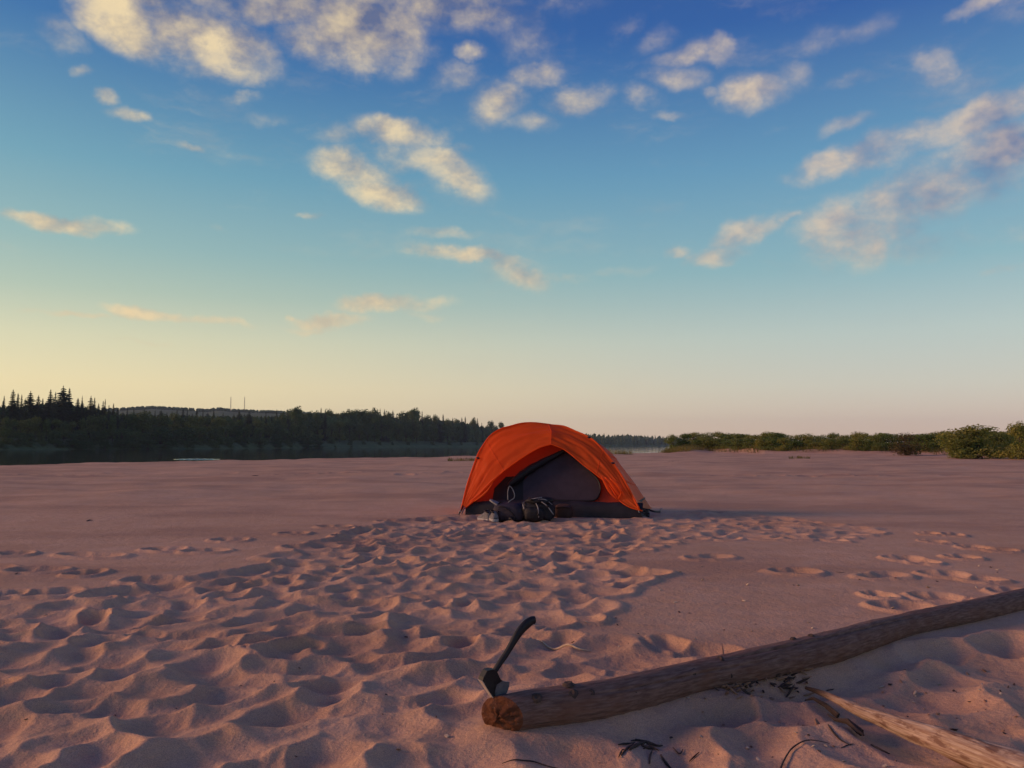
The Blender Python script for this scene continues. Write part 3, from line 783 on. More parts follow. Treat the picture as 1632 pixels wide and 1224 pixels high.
sp = []
for k in range(150):
    px = rng.uniform(1062, 1640); deg = degof(px); r0 = float(np.interp(deg, [11, 14, 17.5, 24, 28, 32, 40], [93, 96, 82, 78, 76, 66, 64])) + rng.uniform(-1, 8); p = onray(px, r0, 0); sp.append((p.x, p.y))
grass('dune_grass', sp, 'yellow green grass along the foot of the right bank thicket', M['dry_grass'], (.2, .55), 3, dense=70, spread=1.6)
sp = [tuple(onray(rng.uniform(1062, 1100), rng.uniform(88, 96), 0)[:2]) for k in range(14)]
grass('tip_grass', sp, 'straw coloured grass on the orange river tip of the right bank', M['dry_grass'], (.2, .6), 4, dense=60)
for (px, py, lab, sd, n_, sprd) in ((743, 734, 'small dry weed tuft on the sand left of the tent', 1, 90, .55), (983, 722, 'pale reed tuft at the water edge right of the tent', 2, 160, 1.6), (1280, 731, 'tiny dark weed tuft on the far sand right of the tent', 3, 70, .4)):
    g = gp(px, py)
    if py < 724: g = onray(px, 80, 0)
    rg = grass('weed_tuft', [(g.x, g.y), (g.x - .5, g.y)], lab, M['dry_grass'], (.08, .28) if py > 724 else (.25, .6), sd, 'weeds', None, n_, sprd)

# ------------------------------------------------------------------ the tent
FL = Vector((-0.63, 9.9)); FR = Vector((1.53, 9.3)); LEN = (FR - FL).length
TU = (FR - FL) / LEN; TW = Vector((-TU.y, TU.x)); TANG = math.atan2(TU.y, TU.x)
tz0 = 0.0
tent = tag(empty('dome_tent', (FL.x, FL.y, tz0), TANG), 'orange dome tent with open door pitched on the sand', 'tent')


def tloc(p):
    d = Vector((p[0], p[1])) - FL; return Vector((d.dot(TU), d.dot(TW), p[2] - tz0))


def tplane(px, py, w0, slope=0.0):
    """tent-local point where pixel ray meets the plane w = w0 + slope*z"""
    d = ray(px, py); o_ = tloc((0, 0, CAMH)); dl = Vector((Vector((d.x, d.y)).dot(TU), Vector((d.x, d.y)).dot(TW), d.z))
    t = (w0 + slope * o_.z - o_.y) / (dl.y - slope * dl.z)
    return o_ + dl * t


def two(left, right, n):
    a = catmull([tplane(*q) if len(q) == 3 and q[0] > 30 else Vector(q) for q in left], n)
    b_ = catmull([tplane(*q) if len(q) == 3 and q[0] > 30 else Vector(q) for q in right], n)
    return a + b_[1:]


NS = 44
rowE = two([(737, 813, 0.0), (760, 794, .03), (777, 776, .07), (798, 755, .12), (830, 731, .19), (861, 713, .25), (878, 708, .27)],
           [(878, 708, .27), (900, 717, .26), (921, 733, .22), (951, 757, .16), (972, 775, .11), (986, 796, .05), (1003, 808, .02), (1024, 814, 0.0)], NS)
rowH = two([(735, 811, 0.0), (746, 769, .10), (761, 727, .22), (770, 710, .29), (781, 694, .36), (795, 685, .42), (812, 680, .48), (840, 674.5, .56), (874, 676, .62)],
           [(874, 676, .62), (896, 679, .62), (916, 687, .56), (942, 699, .48), (960, 716, .40), (977, 738, .30), (992, 760, .20), (1003, 780, .12), (1019, 812, .0)], NS)
rowB = two([(0.0, 1.35, 0.02), (.05, 1.2, .40), (.2, 1.05, .74), (.45, .92, .95), (.8, .85, 1.03), (1.2, .82, 1.05)],
           [(1.2, .82, 1.05), tplane(921, 690, .86), tplane(942, 699.5, .9), tplane(975, 722, 1.0), tplane(991, 743, 1.08), tplane(1010, 769, 1.17), tplane(1026, 792, 1.25), tplane(1038, 810, 1.35)], NS)
rowK = [Vector((p.x, 1.40 + .08 * math.sin(math.pi * i / (2 * NS - 2)), 0.03)) for i, p in enumerate(rowB)]
rowM = []
for i, (e_, h_) in enumerate(zip(rowE, rowH)):
    s = i / (2 * NS - 2); mth = e_.lerp(h_, 0.5) + Vector((0, -0.035 * math.sin(math.pi * s), 0.02 * math.sin(math.pi * s)))
    rowM.append(mth)
pk = NS - 1
apex = tplane(879, 687, .40)
for i in range(pk - 9, pk + 10):      # the pinched peak where the door panels meet
    w_ = (1 - abs(i - pk) / 10.0) ** 1.6; rowM[i] = rowM[i].lerp(apex + Vector(((i - pk) * .012, 0, -abs(i - pk) * .01)), w_ * .9)


def loft(rows, sub, amp=0.0, sag=0.0, seed=0, sx=5.0, st=3.0):
    out = []
    for k in range(len(rows) - 1):
        for q in range(sub + (1 if k == len(rows) - 2 else 0)):
            t = q / sub; r_ = []
            for i in range(len(rows[0])):
                p = rows[k][i].lerp(rows[k + 1][i], t); s = i / (len(rows[0]) - 1.0)
                r_.append(p)
            out.append(r_)
    nR, nC = len(out), len(out[0]); res = []
    for a in range(nR):
        row = []
        for c_ in range(nC):
            du = out[a][min(c_ + 1, nC - 1)] - out[a][max(c_ - 1, 0)]; dv = out[min(a + 1, nR - 1)][c_] - out[max(a - 1, 0)][c_]
            nn = du.cross(dv)
            if nn.length < 1e-9: row.append(out[a][c_]); continue
            nn.normalize()
            if nn.z < -0.2: nn = -nn
            tt = a / (nR - 1.0); s = c_ / (nC - 1.0); kk = (tt * (len(rows) - 1)) % 1.0
            wv = float(perlin(s * sx + 2.2 * tt, tt * st * 3.3 - 2.0 * s, seed)) + .5 * float(perlin(s * sx * 2.3 - 3 * tt, tt * st * 6, seed + 1))
            row.append(out[a][c_] + nn * (amp * wv * math.sin(math.pi * min(max(s, 0), 1)) ** .4 - sag * math.sin(math.pi * kk)))
        res.append(row)
    return res


def fabric(name, col, trans, tcol, rough=.45, weave=0.0004):
    m = bpy.data.materials.new(name); m.use_nodes = True; n = NB(m.node_tree); nt = m.node_tree
    b = nt.nodes['Principled BSDF']; out = nt.nodes['Material Output']; t = n.node('ShaderNodeTexCoord')
    f = n.noise(t.outputs['Object'], 3.0, 4, .6); cc = n.mix(n.ss(f, .35, .7), col, tuple(v * .86 for v in col))
    n.L.new(cc, b.inputs['Base Color']); b.inputs['Roughness'].default_value = rough; b.inputs['Specular IOR Level'].default_value = .3
    bn = n.node('ShaderNodeBump'); bn.inputs['Distance'].default_value = .01; bn.inputs['Strength'].default_value = .5
    n.L.new(n.noise(n.v('MULTIPLY', t.outputs['Object'], (1, 1, .5)), 9.0, 4, .55), bn.inputs['Height']); n.L.new(bn.outputs[0], b.inputs['Normal'])
    tr = n.node('ShaderNodeBsdfTranslucent'); tr.inputs[0].default_value = tuple(tcol) + (1,)
    ms = n.node('ShaderNodeMixShader'); ms.inputs[0].default_value = trans
    n.L.new(b.outputs[0], ms.inputs[1]); n.L.new(tr.outputs[0], ms.inputs[2]); n.L.new(ms.outputs[0], out.inputs['Surface'])
    return m


M['fly'] = fabric('orange_fly_nylon', (1.0, 0.14, 0.016), .50, (1.0, .21, .014), .5)
M['inner'] = fabric('red_inner_fabric', (0.42, 0.045, 0.02), .15, (.6, .05, .02), .6)
M['mesh'] = varied('dark_mesh_fabric', (0.034, 0.026, 0.044), (0.045, 0.034, 0.056), 8, .9)
M['black'] = varied('black_nylon', (0.007, 0.006, 0.012), (0.012, 0.010, 0.018), 10, .6)
M['tub'] = varied('dark_groundsheet', (0.010, 0.008, 0.016), (0.016, 0.013, 0.024), 6, .6, 0.01, 6)
M['grey'] = varied('pale_grey_webbing', (0.17, 0.165, 0.18), (0.28, 0.27, 0.29), 30, .7)
M['steel'] = varied('dull_steel', (0.3, 0.3, 0.32), (0.4, 0.4, 0.42), 20, .35)

lf = loft([rowE, rowM, rowH], 12, .015, .0, 3, 8, 2.4)
mb = MB(); mb.grid(lf); fly = mb.build('fly_front', M['fly'], tent)
lf2 = loft([rowH, rowB, rowK], 9, .010, .02, 5, 6, 2); lf2[0] = lf[-1]
mb = MB(); mb.grid(lf2); fly2 = mb.build('fly_roof', M['fly'], tent)
for nm, rw, rad, mt in (('pole_seam', lf[-1], .011, 'fly'), ('door_hem', lf[0], .009, 'fly')):
    mb = MB(); mb.tube(rw, rad, 6); mb.build(nm, M[mt], fly)
mb = MB(); mb.tube([p + Vector((0, 0, -.035)) for p in rowH], .006, 6); mb.build('tent_pole', M['steel'], tent)
mb = MB(); mb.tube([p + Vector((0, 0, -.035)) for p in rowB], .006, 6); mb.build('tent_pole', M['steel'], tent)
for ci in (pk, 22, pk + 21):
    mb = MB(); mb.tube([lf[i][ci] for i in range(len(lf))], .0055, 5); mb.build('seam', M['fly'], fly)
for ci in (pk, pk + 20, pk + 32, 24):
    mb = MB(); mb.tube([lf2[i][ci] + Vector((0, 0, .002)) for i in range(10)], .0055, 5); mb.build('seam', M['fly'], fly2)
# gathered folds of the tied-back door on the right
for pts in ([(958, 758), (966, 772), (974, 786), (986, 798)], [(964, 760), (974, 770), (982, 782), (990, 794)], [(972, 762), (984, 772), (990, 784), (985, 795)]):
    q = [tplane(a, b_, .04) for a, b_ in pts]; mb = MB(); mb.tube(catmull(q, 10), [.006, .012, .017, .02, .022, .02, .017, .013, .009, .004], 8, flat=.6); mb.build('door_fold', M['fly'], fly)
for pts in ([(748, 800), (764, 787), (778, 772), (796, 755)], [(756, 799), (768, 790), (778, 780), (786, 768)]):
    q = [tplane(a, b_, .0) for a, b_ in pts]; mb = MB(); mb.tube(catmull(q, 10), [.004, .009, .013, .015, .016, .015, .013, .010, .007, .003], 8, flat=.6); mb.build('door_fold', M['fly'], fly)

SLP = .46


def panel(name, pts, w0, mat, smooth=False):
    mb = MB(); q = [tplane(a, b_, w0, SLP) for a, b_ in pts]; nq = len(q)
    mb.add(q, [tuple(range(nq))]); return mb.build(name, mat, tent, smooth)


panel('inner_wall', [(752, 814), (772, 775), (800, 742), (850, 709), (884, 697), (930, 727), (968, 766), (1002, 800), (1022, 818)], .14, M['inner'])
panel('dark_side_panel', [(784, 800), (788, 778), (806, 760), (836, 758), (838, 800)], .115, M['black'])  # plain black sheet across the dark left part of the doorway
mesh_door = panel('mesh_door', [(834, 766), (850, 749), (880, 728), (902, 719), (925, 738), (948, 759), (955, 768), (957, 782), (953, 792), (944, 797.5), (834, 798)], .105, M['mesh'])
q = [tplane(a, b_, .095, SLP) for a, b_ in [(903, 719), (925, 738), (946, 757), (954, 767), (957, 780), (953, 792), (944, 797.5), (910, 798), (870, 797)]]
mb = MB(); mb.tube(catmull(q, 40), .013, 6, flat=.5); mb.build('door_zip', M['black'], mesh_door)
q = [tplane(a, b_, .06, SLP) for a, b_ in [(808, 776), (822, 765), (845, 748), (872, 733), (904, 716)]]
mb = MB(); mb.tube(catmull(q, 16), [.02, .035, .045, .05, .052, .05, .052, .05, .045, .045, .042, .038, .035, .03, .025, .018], 10, jit=.08); mb.build('rolled_door', M['black'], tent)
# groundsheet tub
N_ = 26; rowsT = []
for z, wof in ((0.0, .0), (.07, .006), (.14, .018), (.195, .035), (.20, .06)):
    rowsT.append([Vector((.05 + (LEN - .07) * i / N_, .02 + wof + .012 * float(perlin(i * .6, z * 9, 4)), (z + (.012 * float(perlin(i * .45, 2, 7)) if z > .1 else 0)) * (0.78 + .22 * min(1, 6 * i / N_)) - .015)) for i in range(N_ + 1)])
mb = MB(); mb.grid(rowsT); mb.build('groundsheet_front', M['tub'], tent)
mb = MB(); mb.grid([[Vector((.05, .03, -.01)), Vector((LEN - .03, .03, -.01))], [Vector((.05, 1.33, -.01)), Vector((LEN - .03, 1.33, -.01))]]); mb.build('groundsheet_floor', M['tub'], tent)
for u_ in (.05, LEN - .10):
    mb = MB(); mb.grid([[Vector((u_, .03 + 1.3 * i / 8, 0 - .01)) for i in range(9)], [Vector((u_ + (.03 if u_ < 1 else -.03), .05 + 1.25 * i / 8, .17)) for i in range(9)]]); mb.build('groundsheet_side', M['tub'], tent)
# corner straps, crumpled corner, stakes, toggles
mb = MB(); mb.tube([tplane(738, 806, 0), tplane(735, 813, -.02), tplane(731, 820, -.06)], .011, 6, flat=.5); mb.build('corner_strap', M['black'], tent)
mb = MB(); mb.tube([tplane(741, 808, 0), tplane(738, 814, -.01), tplane(736, 819, -.03)], .008, 6, flat=.5); mb.build('corner_strap', M['grey'], tent)
rows = []
for i in range(7):
    rows.append([tplane(1022 + 2.6 * j + rng.uniform(-.8, .8), 809 + 2.2 * i + .45 * j, .0 + .03 * j + rng.uniform(-.02, .02)) for j in range(6)])
mb = MB(); mb.grid(rows); mb.build('crumpled_corner', M['tub'], tent, smooth=False)
g0 = tloc(gp(1052, 815.5, .01)); mb = MB(); mb.tube(catmull([tplane(1034, 812, .4), tplane(1041, 815, .3), g0], 8), .012, 6, flat=.5); mb.build('corner_strap', M['black'], tent)
for a in (tplane(731, 820, -.06), g0):
    mb = MB(); mb.tube([a + Vector((0, 0, -.1)), a + Vector((.004, 0, .035)), a + Vector((.02, 0, .045)), a + Vector((.03, 0, .03))], .0045, 6); mb.build('stake', M['steel'], tent)
for (a, b_, w_) in ((762, 730, .22), (977, 738, .29), (939, 697, .46)):
    p = tplane(a, b_, w_ - .03); mb = MB(); mb.tube([p + Vector((-.018, 0, .004)), p + Vector((.0, -.006, 0)), p + Vector((.018, 0, -.004))], [.010, .014, .009], 7); mb.build('toggle', M['black'], tent)
mb = MB(); mb.tube([tplane(731, 820, -.06), tloc(gp(702, 822, .005))], .002, 5); mb.build('guy_line', M['grey'], tent)

# ------------------------------------------------------------------ things piled by the door
M['shoe'] = varied('shoe_mesh', (0.10, 0.10, 0.11), (0.22, 0.21, 0.23), 60, .8)
M['sole'] = varied('shoe_sole', (0.32, 0.30, 0.31), (0.4, 0.38, 0.38), 30, .8)
M['bag'] = varied('dark_violet_bag_cloth', (0.022, 0.017, 0.032), (0.040, 0.032, 0.052), 9, .7, .01, 14)
M['pack'] = varied('black_pack_cloth', (0.007, 0.007, 0.012), (0.014, 0.014, 0.022), 9, .65, .008, 20)
M['brown'] = varied('brown_cloth', (0.060, 0.030, 0.026), (0.045, 0.022, 0.024), 9, .8)


def blobmesh(mb, c_, r_, seed, nu=20, nv=14, amp=.12, sq=.75, rotz=0.0, zmin=None):
    rows = []
    for i in range(nv + 1):
        v_ = -math.pi / 2 + math.pi * i / nv; row = []
        for j in range(nu):
            u_ = 2 * math.pi * j / nu; f = lambda q: math.copysign(abs(q) ** sq, q)
            d = Vector((f(math.cos(u_)) * f(math.cos(v_)), f(math.sin(u_)) * f(math.cos(v_)), f(math.sin(v_))))
            k_ = 1 + amp * float(perlin(d.x * 1.7 + seed * 3.1, d.y * 1.7 + d.z * 2.3, seed)) + .4 * amp * float(perlin(d.x * 5 + seed, d.z * 5 + d.y * 3, seed + 7))
            p = Vector((d.x * r_[0] * k_, d.y * r_[1] * k_, d.z * r_[2] * k_)); p.rotate(Matrix.Rotation(rotz, 3, 'Z')); p = p + Vector(c_)
            if zmin is not None: p.z = max(p.z, zmin)
            row.append(p)
        rows.append(row)
    mb.grid(rows, close=True)


def at(px, py, dz=0.0):
    g = gp(px, py); g = Vector((g.x, g.y, hz(g.x, g.y) + dz)); return g


for (px, py, rz, lab) in ((773, 825, 2.1, 'grey hiking shoe at the left end of the pile by the tent door'), (787, 827, 1.75, 'grey hiking shoe with pale laces between the left shoe and the bag')):
    p = at(px, py); e = tag(empty('hiking_shoe', p, rz), lab, 'shoe', 'pair of shoes by the tent')
    prof = [(-.135, .030, .035, .085), (-.12, .038, .10, .0), (-.07, .040, .115, 0), (-.02, .043, .10, 0), (.04, .048, .075, 0), (.09, .047, .058, 0), (.125, .034, .045, 0), (.14, .012, .03, 0)]
    rows = []
    for (x, w_, h_, _) in prof:
        rows.append([Vector((x, math.cos(a) * w_, .022 + max(0, math.sin(a)) ** .8 * (h_ - .02) if math.sin(a) > 0 else .02)) for a in [math.pi * j / 10 for j in range(11)]])
    mb = MB(); mb.grid(rows); upper = mb.build('upper', M['shoe'], e)
    rows = []
    for z, g_ in ((-.004, .96), (.004, 1.03), (.024, 1.03), (.028, .9)):
        rows.append([Vector((x * 1.02, sgn * w_ * g_ + .001, z)) for (x, w_, h_, _), sgn in [(q, 1) for q in prof] + [(q, -1) for q in reversed(prof)]])
    mb = MB(); mb.grid(rows, close=True); nq = len(rows[0]); mb.add(rows[0], [tuple(range(nq))]); mb.build('sole', M['sole'], e)
    mb = MB()
    for k in range(4): mb.tube(catmull([(-.02 + .022 * k, -.034, .078 - .009 * k), (-.012 + .022 * k, 0, .104 - .012 * k), (-.02 + .022 * k, .034, .078 - .009 * k)], 7), .0042, 5)
    mb.tube(catmull([(-.03, 0, .105), (-.02, -.03, .125), (.02, -.06, .09), (.05, -.07, .03), (.07, -.09, .012)], 14), .0042, 5); mb.build('laces', M['grey'], upper)
    mb = MB(); mb.tube(catmull([(-.125, -.02, .10), (-.10, -.04, .112), (-.05, -.038, .12), (-.04, 0, .118), (-.05, .038, .12), (-.10, .04, .112), (-.125, .02, .10)], 20), .009, 6); mb.build('collar', M['black'], upper)

p = at(813, 827); bag = tag(empty('stuff_bag', p, TANG), 'soft dark violet bag lying between the shoes and the backpack', 'bag')
mb = MB(); blobmesh(mb, (0, 0, .095), (.20, .13, .11), 5, 26, 16, .16, .7, 0, -.004); mb.build('body', M['bag'], bag)
mb = MB(); mb.tube(catmull([(-.17, -.09, .13), (-.06, -.14, .17), (.06, -.14, .10), (.11, -.13, .02)], 14), .008, 6, flat=.5); mb.build('strap', M['black'], bag)
mb = MB(); mb.box((.05, -.14, .03), (.022, .012, .014)); mb.tube([(.05, -.15, .03), (.1, -.155, .005)], .006, 5); mb.build('buckle', M['black'], bag)
p = at(857, 828); pk_ = empty('backpack', p, TANG + .1); pk_.scale = (1.05, 1.0, .88); tag(pk_, 'black backpack with pale straps leaning by the tent door', 'backpack')
mb = MB(); blobmesh(mb, (.0, .02, .13), (.185, .14, .145), 9, 28, 18, .14, .7, 0, -.004); pbody = mb.build('body', M['pack'], pk_)
mb = MB(); blobmesh(mb, (.03, -.01, .265), (.15, .12, .055), 12, 24, 12, .2, .8, .1); lid = mb.build('lid', M['pack'], pk_)
mb = MB(); blobmesh(mb, (-.02, -.12, .10), (.11, .05, .09), 14, 20, 12, .14, .7); mb.build('front_pocket', M['pack'], pk_)
for pts in ([(-.14, -.05, .25), (-.15, -.10, .22), (-.13, -.13, .16)], [(.0, -.14, .24), (.03, -.18, .17), (.035, -.18, .06)], [(.06, -.13, .26), (.13, -.15, .20), (.19, -.14, .10)], [(.02, -.12, .29), (.10, -.11, .285), (.17, -.08, .22)], [(-.10, -.08, .28), (-.02, -.12, .30), (.06, -.1, .315)]):
    mb = MB(); mb.tube(catmull(pts, 12), .0065, 6, flat=.45); mb.build('strap', M['grey'], pk_)
for c_ in ((.035, -.185, .10), (.13, -.155, .205), (-.05, -.13, .285)):
    mb = MB(); mb.box(c_, (.016, .007, .012)); mb.build('buckle', M['black'], pbody)
p = at(898, 826); e = tag(empty('small_pouch', p, TANG), 'dim brown pouch standing right of the backpack against the groundsheet', 'pouch')
mb = MB(); blobmesh(mb, (0, .03, .075), (.105, .07, .085), 17, 22, 14, .12, .6, 0, -.003); mb.build('body', M['brown'], e)
mb = MB(); mb.tube(catmull([(-.09, -.03, .12), (0, -.05, .135), (.09, -.03, .12)], 10), .008, 6); mb.build('flap', M['brown'], e)
# flat sandal-like pad and a cord loop on top of the bag
p = at(806, 827); q0 = Vector((p.x - .17, p.y + .02, p.z + .245)); q1 = Vector((p.x - .03, p.y - .02, p.z + .175))
ax = (q1 - q0); L_ = ax.length; e = tag(empty('flat_sandal', (q0 + q1) / 2), 'flat grey sandal tilted on top of the dark violet bag', 'sandal')
rows = []; ux_ = ax.normalized(); vy_ = Vector((0.2, 1, .2)).normalized(); vy_ = (vy_ - ux_ * vy_.dot(ux_)).normalized(); nz_ = ux_.cross(vy_)
for off_ in (-.009, .009):
    rows.append([ux_ * (math.cos(a) * L_ * .62) + vy_ * (math.sin(a) * .045 * (1 + .25 * math.cos(a))) + nz_ * off_ for a in [6.283 * j / 24 for j in range(24)]])
mb = MB(); mb.grid(rows, close=True); mb.add(rows[0], [tuple(range(24))]); mb.add(rows[1], [tuple(range(24))]); mb.build('footbed', M['grey'], e)
mb = MB(); mb.tube(catmull([ux_ * .02 + vy_ * -.045, ux_ * .03 + nz_ * .04 * (1 if nz_.z > 0 else -1), ux_ * .02 + vy_ * .045], 10), .010, 6, flat=.5); mb.build('strap', M['black'], e)
lp = [gp(809, 798), ]
dpl = p.y - .03
pt = lambda a, b_: Vector((0, 0, CAMH)) + ray(a, b_) * (dpl / ray(a, b_).y)
mb = MB(); mb.tube(catmull([pt(809.5, 797), pt(809.3, 785), pt(811, 776.5), pt(813, 775), pt(817, 780), pt(820, 788), pt(819, 794), pt(813, 798), pt(808, 803)], 30), .0055, 6)
tag(mb.build('cord_loop', M['grey']), 'thin pale cord loop standing up from the dark bag', 'cord')

# ------------------------------------------------------------------ log, axe, driftwood
M['log'] = None
m, n, b = newmat('weathered_log', (.13, .10, .09), .85, .2); t = n.node('ShaderNodeTexCoord'); uvn = n.node('ShaderNodeUVMap')
vec = n.v('MULTIPLY', uvn.outputs[0], (16, 42, 1)); f1 = n.noise(vec, 1.0, 6, .65); f2 = n.noise(t.outputs['Object'], 9, 5, .6)
c = n.mix(n.ss(f1, .3, .7), (.120, .064, .052), (.27, .165, .130)); c = n.mix(n.ss(f2, .45, .72, 0, .6), c, (.19, .09, .058))
c = n.mix(n.ss(n.noise(n.v('MULTIPLY', uvn.outputs[0], (5, 130, 1)), 1.0, 3, .5), .60, .72), c, (.05, .036, .032))
n.L.new(c, b.inputs['Base Color']); bn = n.node('ShaderNodeBump'); bn.inputs['Distance'].default_value = .006; bn.inputs['Strength'].default_value = .8
n.L.new(n.m('ADD', f1, n.m('MULTIPLY', f2, .5)), bn.inputs['Height']); n.L.new(bn.outputs[0], b.inputs['Normal']); M['log'] = m
m, n, b = newmat('chopped_end', (.3, .13, .06), .9, .15); t = n.node('ShaderNodeTexCoord')
f1 = n.noise(t.outputs['Object'], 38, 6, .7); f2 = n.noise(t.outputs['Object'], 12, 4, .6)
c = n.mix(n.ss(f2, .3, .7), (.085, .032, .020), (.20, .080, .042)); c = n.mix(n.ss(f1, .60, .7, 0, .7), c, (.42, .24, .15)); c = n.mix(n.ss(f1, .42, .33, 0, .7), c, (.10, .04, .02))
n.L.new(c, b.inputs['Base Color']); bn = n.node('ShaderNodeBump'); bn.inputs['Distance'].default_value = .012; n.L.new(f1, bn.inputs['Height']); n.L.new(bn.outputs[0], b.inputs['Normal']); M['logend'] = m
M['knot'] = varied('dark_knot', (.045, .032, .028), (.10, .068, .056), 40, .9, .004, 60)
M['dark_stick'] = varied('dark_stick_bark', (.040, .028, .025), (.085, .058, .048), 30, .9, .004, 60)
M['chip_pale'] = varied('pale_wood_chip', (.55, .44, .33), (.42, .31, .22), 30, .85)
M['chip_tan'] = varied('tan_bark_chip', (.36, .21, .13), (.26, .14, .09), 30, .9)
M['chip_dark'] = varied('dark_bark_chip', (.045, .030, .028), (.08, .05, .042), 30, .9)


def uvtube(path, rad, nseg, disp, name, mats, parent, slant=0.0):
    k = len(path); rows = []; fr = []
    L = [0.0]
    for i in range(1, k): L.append(L[-1] + (path[i] - path[i - 1]).length)
    for i in range(k):
        t_ = (path[min(i + 1, k - 1)] - path[max(i - 1, 0)]).normalized(); a = t_.cross(Vector((0, 0, 1))).normalized(); b_ = a.cross(t_).normalized(); fr.append((t_, a, b_))
        rows.append([path[i] + (a * math.cos(6.28319 * j / nseg) + b_ * math.sin(6.28319 * j / nseg)) * (rad[i] * (1 + disp(L[i], 6.28319 * j / nseg))) for j in range(nseg)])
    if slant:
        for i in range(14):
            w_ = (1 - i / 14.0)
            for j in range(nseg):
                rows[i][j] = rows[i][j] + fr[i][0] * (slant * w_ * math.cos(6.28319 * j / nseg) * rad[i])
    mb = MB(); mb.grid(rows, close=True); me = mb.mesh(name, mats); uv = me.uv_layers.new(name='UVMap')
    arr = np.zeros((len(me.loops), 2), np.float32); li = 0
    for i in range(k - 1):
        for j in range(nseg):
            arr[li:li + 4] = [(L[i], j / nseg), (L[i], (j + 1) / nseg), (L[i + 1], (j + 1) / nseg), (L[i + 1], j / nseg)]; li += 4
    uv.data.foreach_set('uv', arr.reshape(-1))
    return link(name, me, parent), rows, fr, L


logp = catmull(LOGP, 260); al = np.cumsum([0] + [(LOGP[i + 1] - LOGP[i]).length for i in range(len(LOGP) - 1)]); logr = np.interp(np.linspace(0, 1, 260), al / al[-1], LOGR)
log = tag(empty('fallen_log', (logp[0].x, logp[0].y, 0)), 'long weathered grey log lying on the sand with an axe in its end', 'log')
lo = Vector((logp[0].x, logp[0].y, 0)); lpl = [p - lo for p in logp]


def logdisp(l, a):
    v = .045 * float(perlin(l * 3.0, math.cos(a) * 1.2 + math.sin(a) * .7, 41)) + .022 * float(perlin(l * 9, math.cos(a) * 3 + math.sin(a) * 2.1, 42)) + .022 * float(perlin(l * 5, a * 5.0, 43)) + .022 * float(perlin(l * 2.4, a * 15.0, 46)) + .012 * float(perlin(l * 30, a * 8, 47))
    crack = 1.05 + .35 * float(perlin(l * 1.3, .5, 44)) - .12 * (l - 1.4)
    if 0.85 < l < 2.2: v -= .17 * math.exp(-((a - crack) / .06) ** 2) * min(1, (l - .85) * 5) * min(1, (2.2 - l) * 5)
    if 0.2 < l < 1.1: v -= .10 * math.exp(-((a - crack + .75 - .2 * l) / .06) ** 2) * min(1, (l - .2) * 5) * min(1, (1.1 - l) * 5)
    return v


lgo, lrows, lfr, lL = uvtube(lpl, logr, 104, logdisp, 'stem', M['log'], log, 0.75)
# ragged chopped end cap
cap0 = lrows[0]; cc = sum(cap0, Vector()) / len(cap0); rowsC = []; t_ = (lfr[0][0] - lfr[0][1] * .6).normalized()
for k in range(7):
    s = 1 - k / 6.0; rowsC.append([cc + (p - cc) * s - t_ * (.004 + .022 * (1 - s ** 2) + .014 * float(perlin((p.x + p.z) * 34 * s, p.y * 30 + k * .8, 51)) + .010 * float(perlin(p.z * 90 * s, k * 1.1, 52))) for p in cap0])
rowsC[0] = cap0
mb = MB(); mb.grid(rowsC, close=True); mb.build('chopped_end', M['logend'], log)
for (px, py, rs) in [(856, 1112, .013), (912, 1105, .013), (941, 1105, .011), (1010, 1105, .009), (1029, 1086, .010), (1059, 1102, .013), (1065, 1076, .014), (1100, 1072, .015), (1147, 1051, .013), (1162, 1077, .011), (1249, 1051, .012), (1190, 1075, .009), (905, 1088, .016), (1292, 1014, .012), (1263, 1017, .010), (1575, 965, .012)]:
    d = ray(px, py); o_ = Vector((0, 0, CAMH)); best = None
    for i, p in enumerate(logp):
        tq = (p - o_).dot(d) / d.dot(d); dist = ((o_ + d * tq) - p).length
        if best is None or dist < best[0]: best = (dist, i, tq)
    dist, i, tq = best; p = logp[i]; r_ = logr[i] * 1.05; rs *= .85; pn = o_ + d * tq; off = pn - p; dn = d.normalized()
    back = math.sqrt(max(r_ * r_ - min(dist, r_ * .97) ** 2, 0)); surf = p + off * min(1, r_ * .97 / max(dist, 1e-6)) - dn * back; nrm = (surf - p).normalized()
    a = nrm.orthogonal().normalized(); b_ = nrm.cross(a); rows = []
    for k in range(5):
        q = [1.6, 1.15, .95, .6, .15][k]; hh = [-.55, -.08, .16, .10, -.12][k]
        rows.append([surf - lo + (a * math.cos(6.283 * j / 12) + b_ * math.sin(6.283 * j / 12)) * rs * q * rng.uniform(.88, 1.12) + nrm * (rs * hh + .004) for j in range(12)])
    mb = MB(); mb.grid(rows, close=True); mb.build('knot', M['knot'], log)

# the axe: its plane stands over the chopped end
m, n, b = newmat('axe_black', (.012, .012, .016), .55, .35); M['axeblack'] = m
M['axesteel'] = varied('axe_steel', (.10, .10, .12), (.16, .155, .17), 30, .42, .001, 80, .5)
M['axesunlit'] = varied('axe_sunlit_tone', (.42, .36, .32), (.5, .44, .40), 30, .45)  # pale tone that paints sunlight onto the underside of the head
an = Vector((math.sin(math.radians(32)), -math.cos(math.radians(32)), 0)); o_ = Vector((0, 0, CAMH))
hp_ = ray(791, 1116); hit = o_ + hp_ * ((logp[0].y + .028) / hp_.y)
axp = lambda zx, zy: (lambda d: o_ + d * ((hit - o_).dot(an) / d.dot(an)))(ray(740 + zx / 4.5333, 960 + zy / 4.5333))
axe = tag(empty('hatchet', hit), 'small black hatchet stuck by its blade in the end of the log', 'axe')


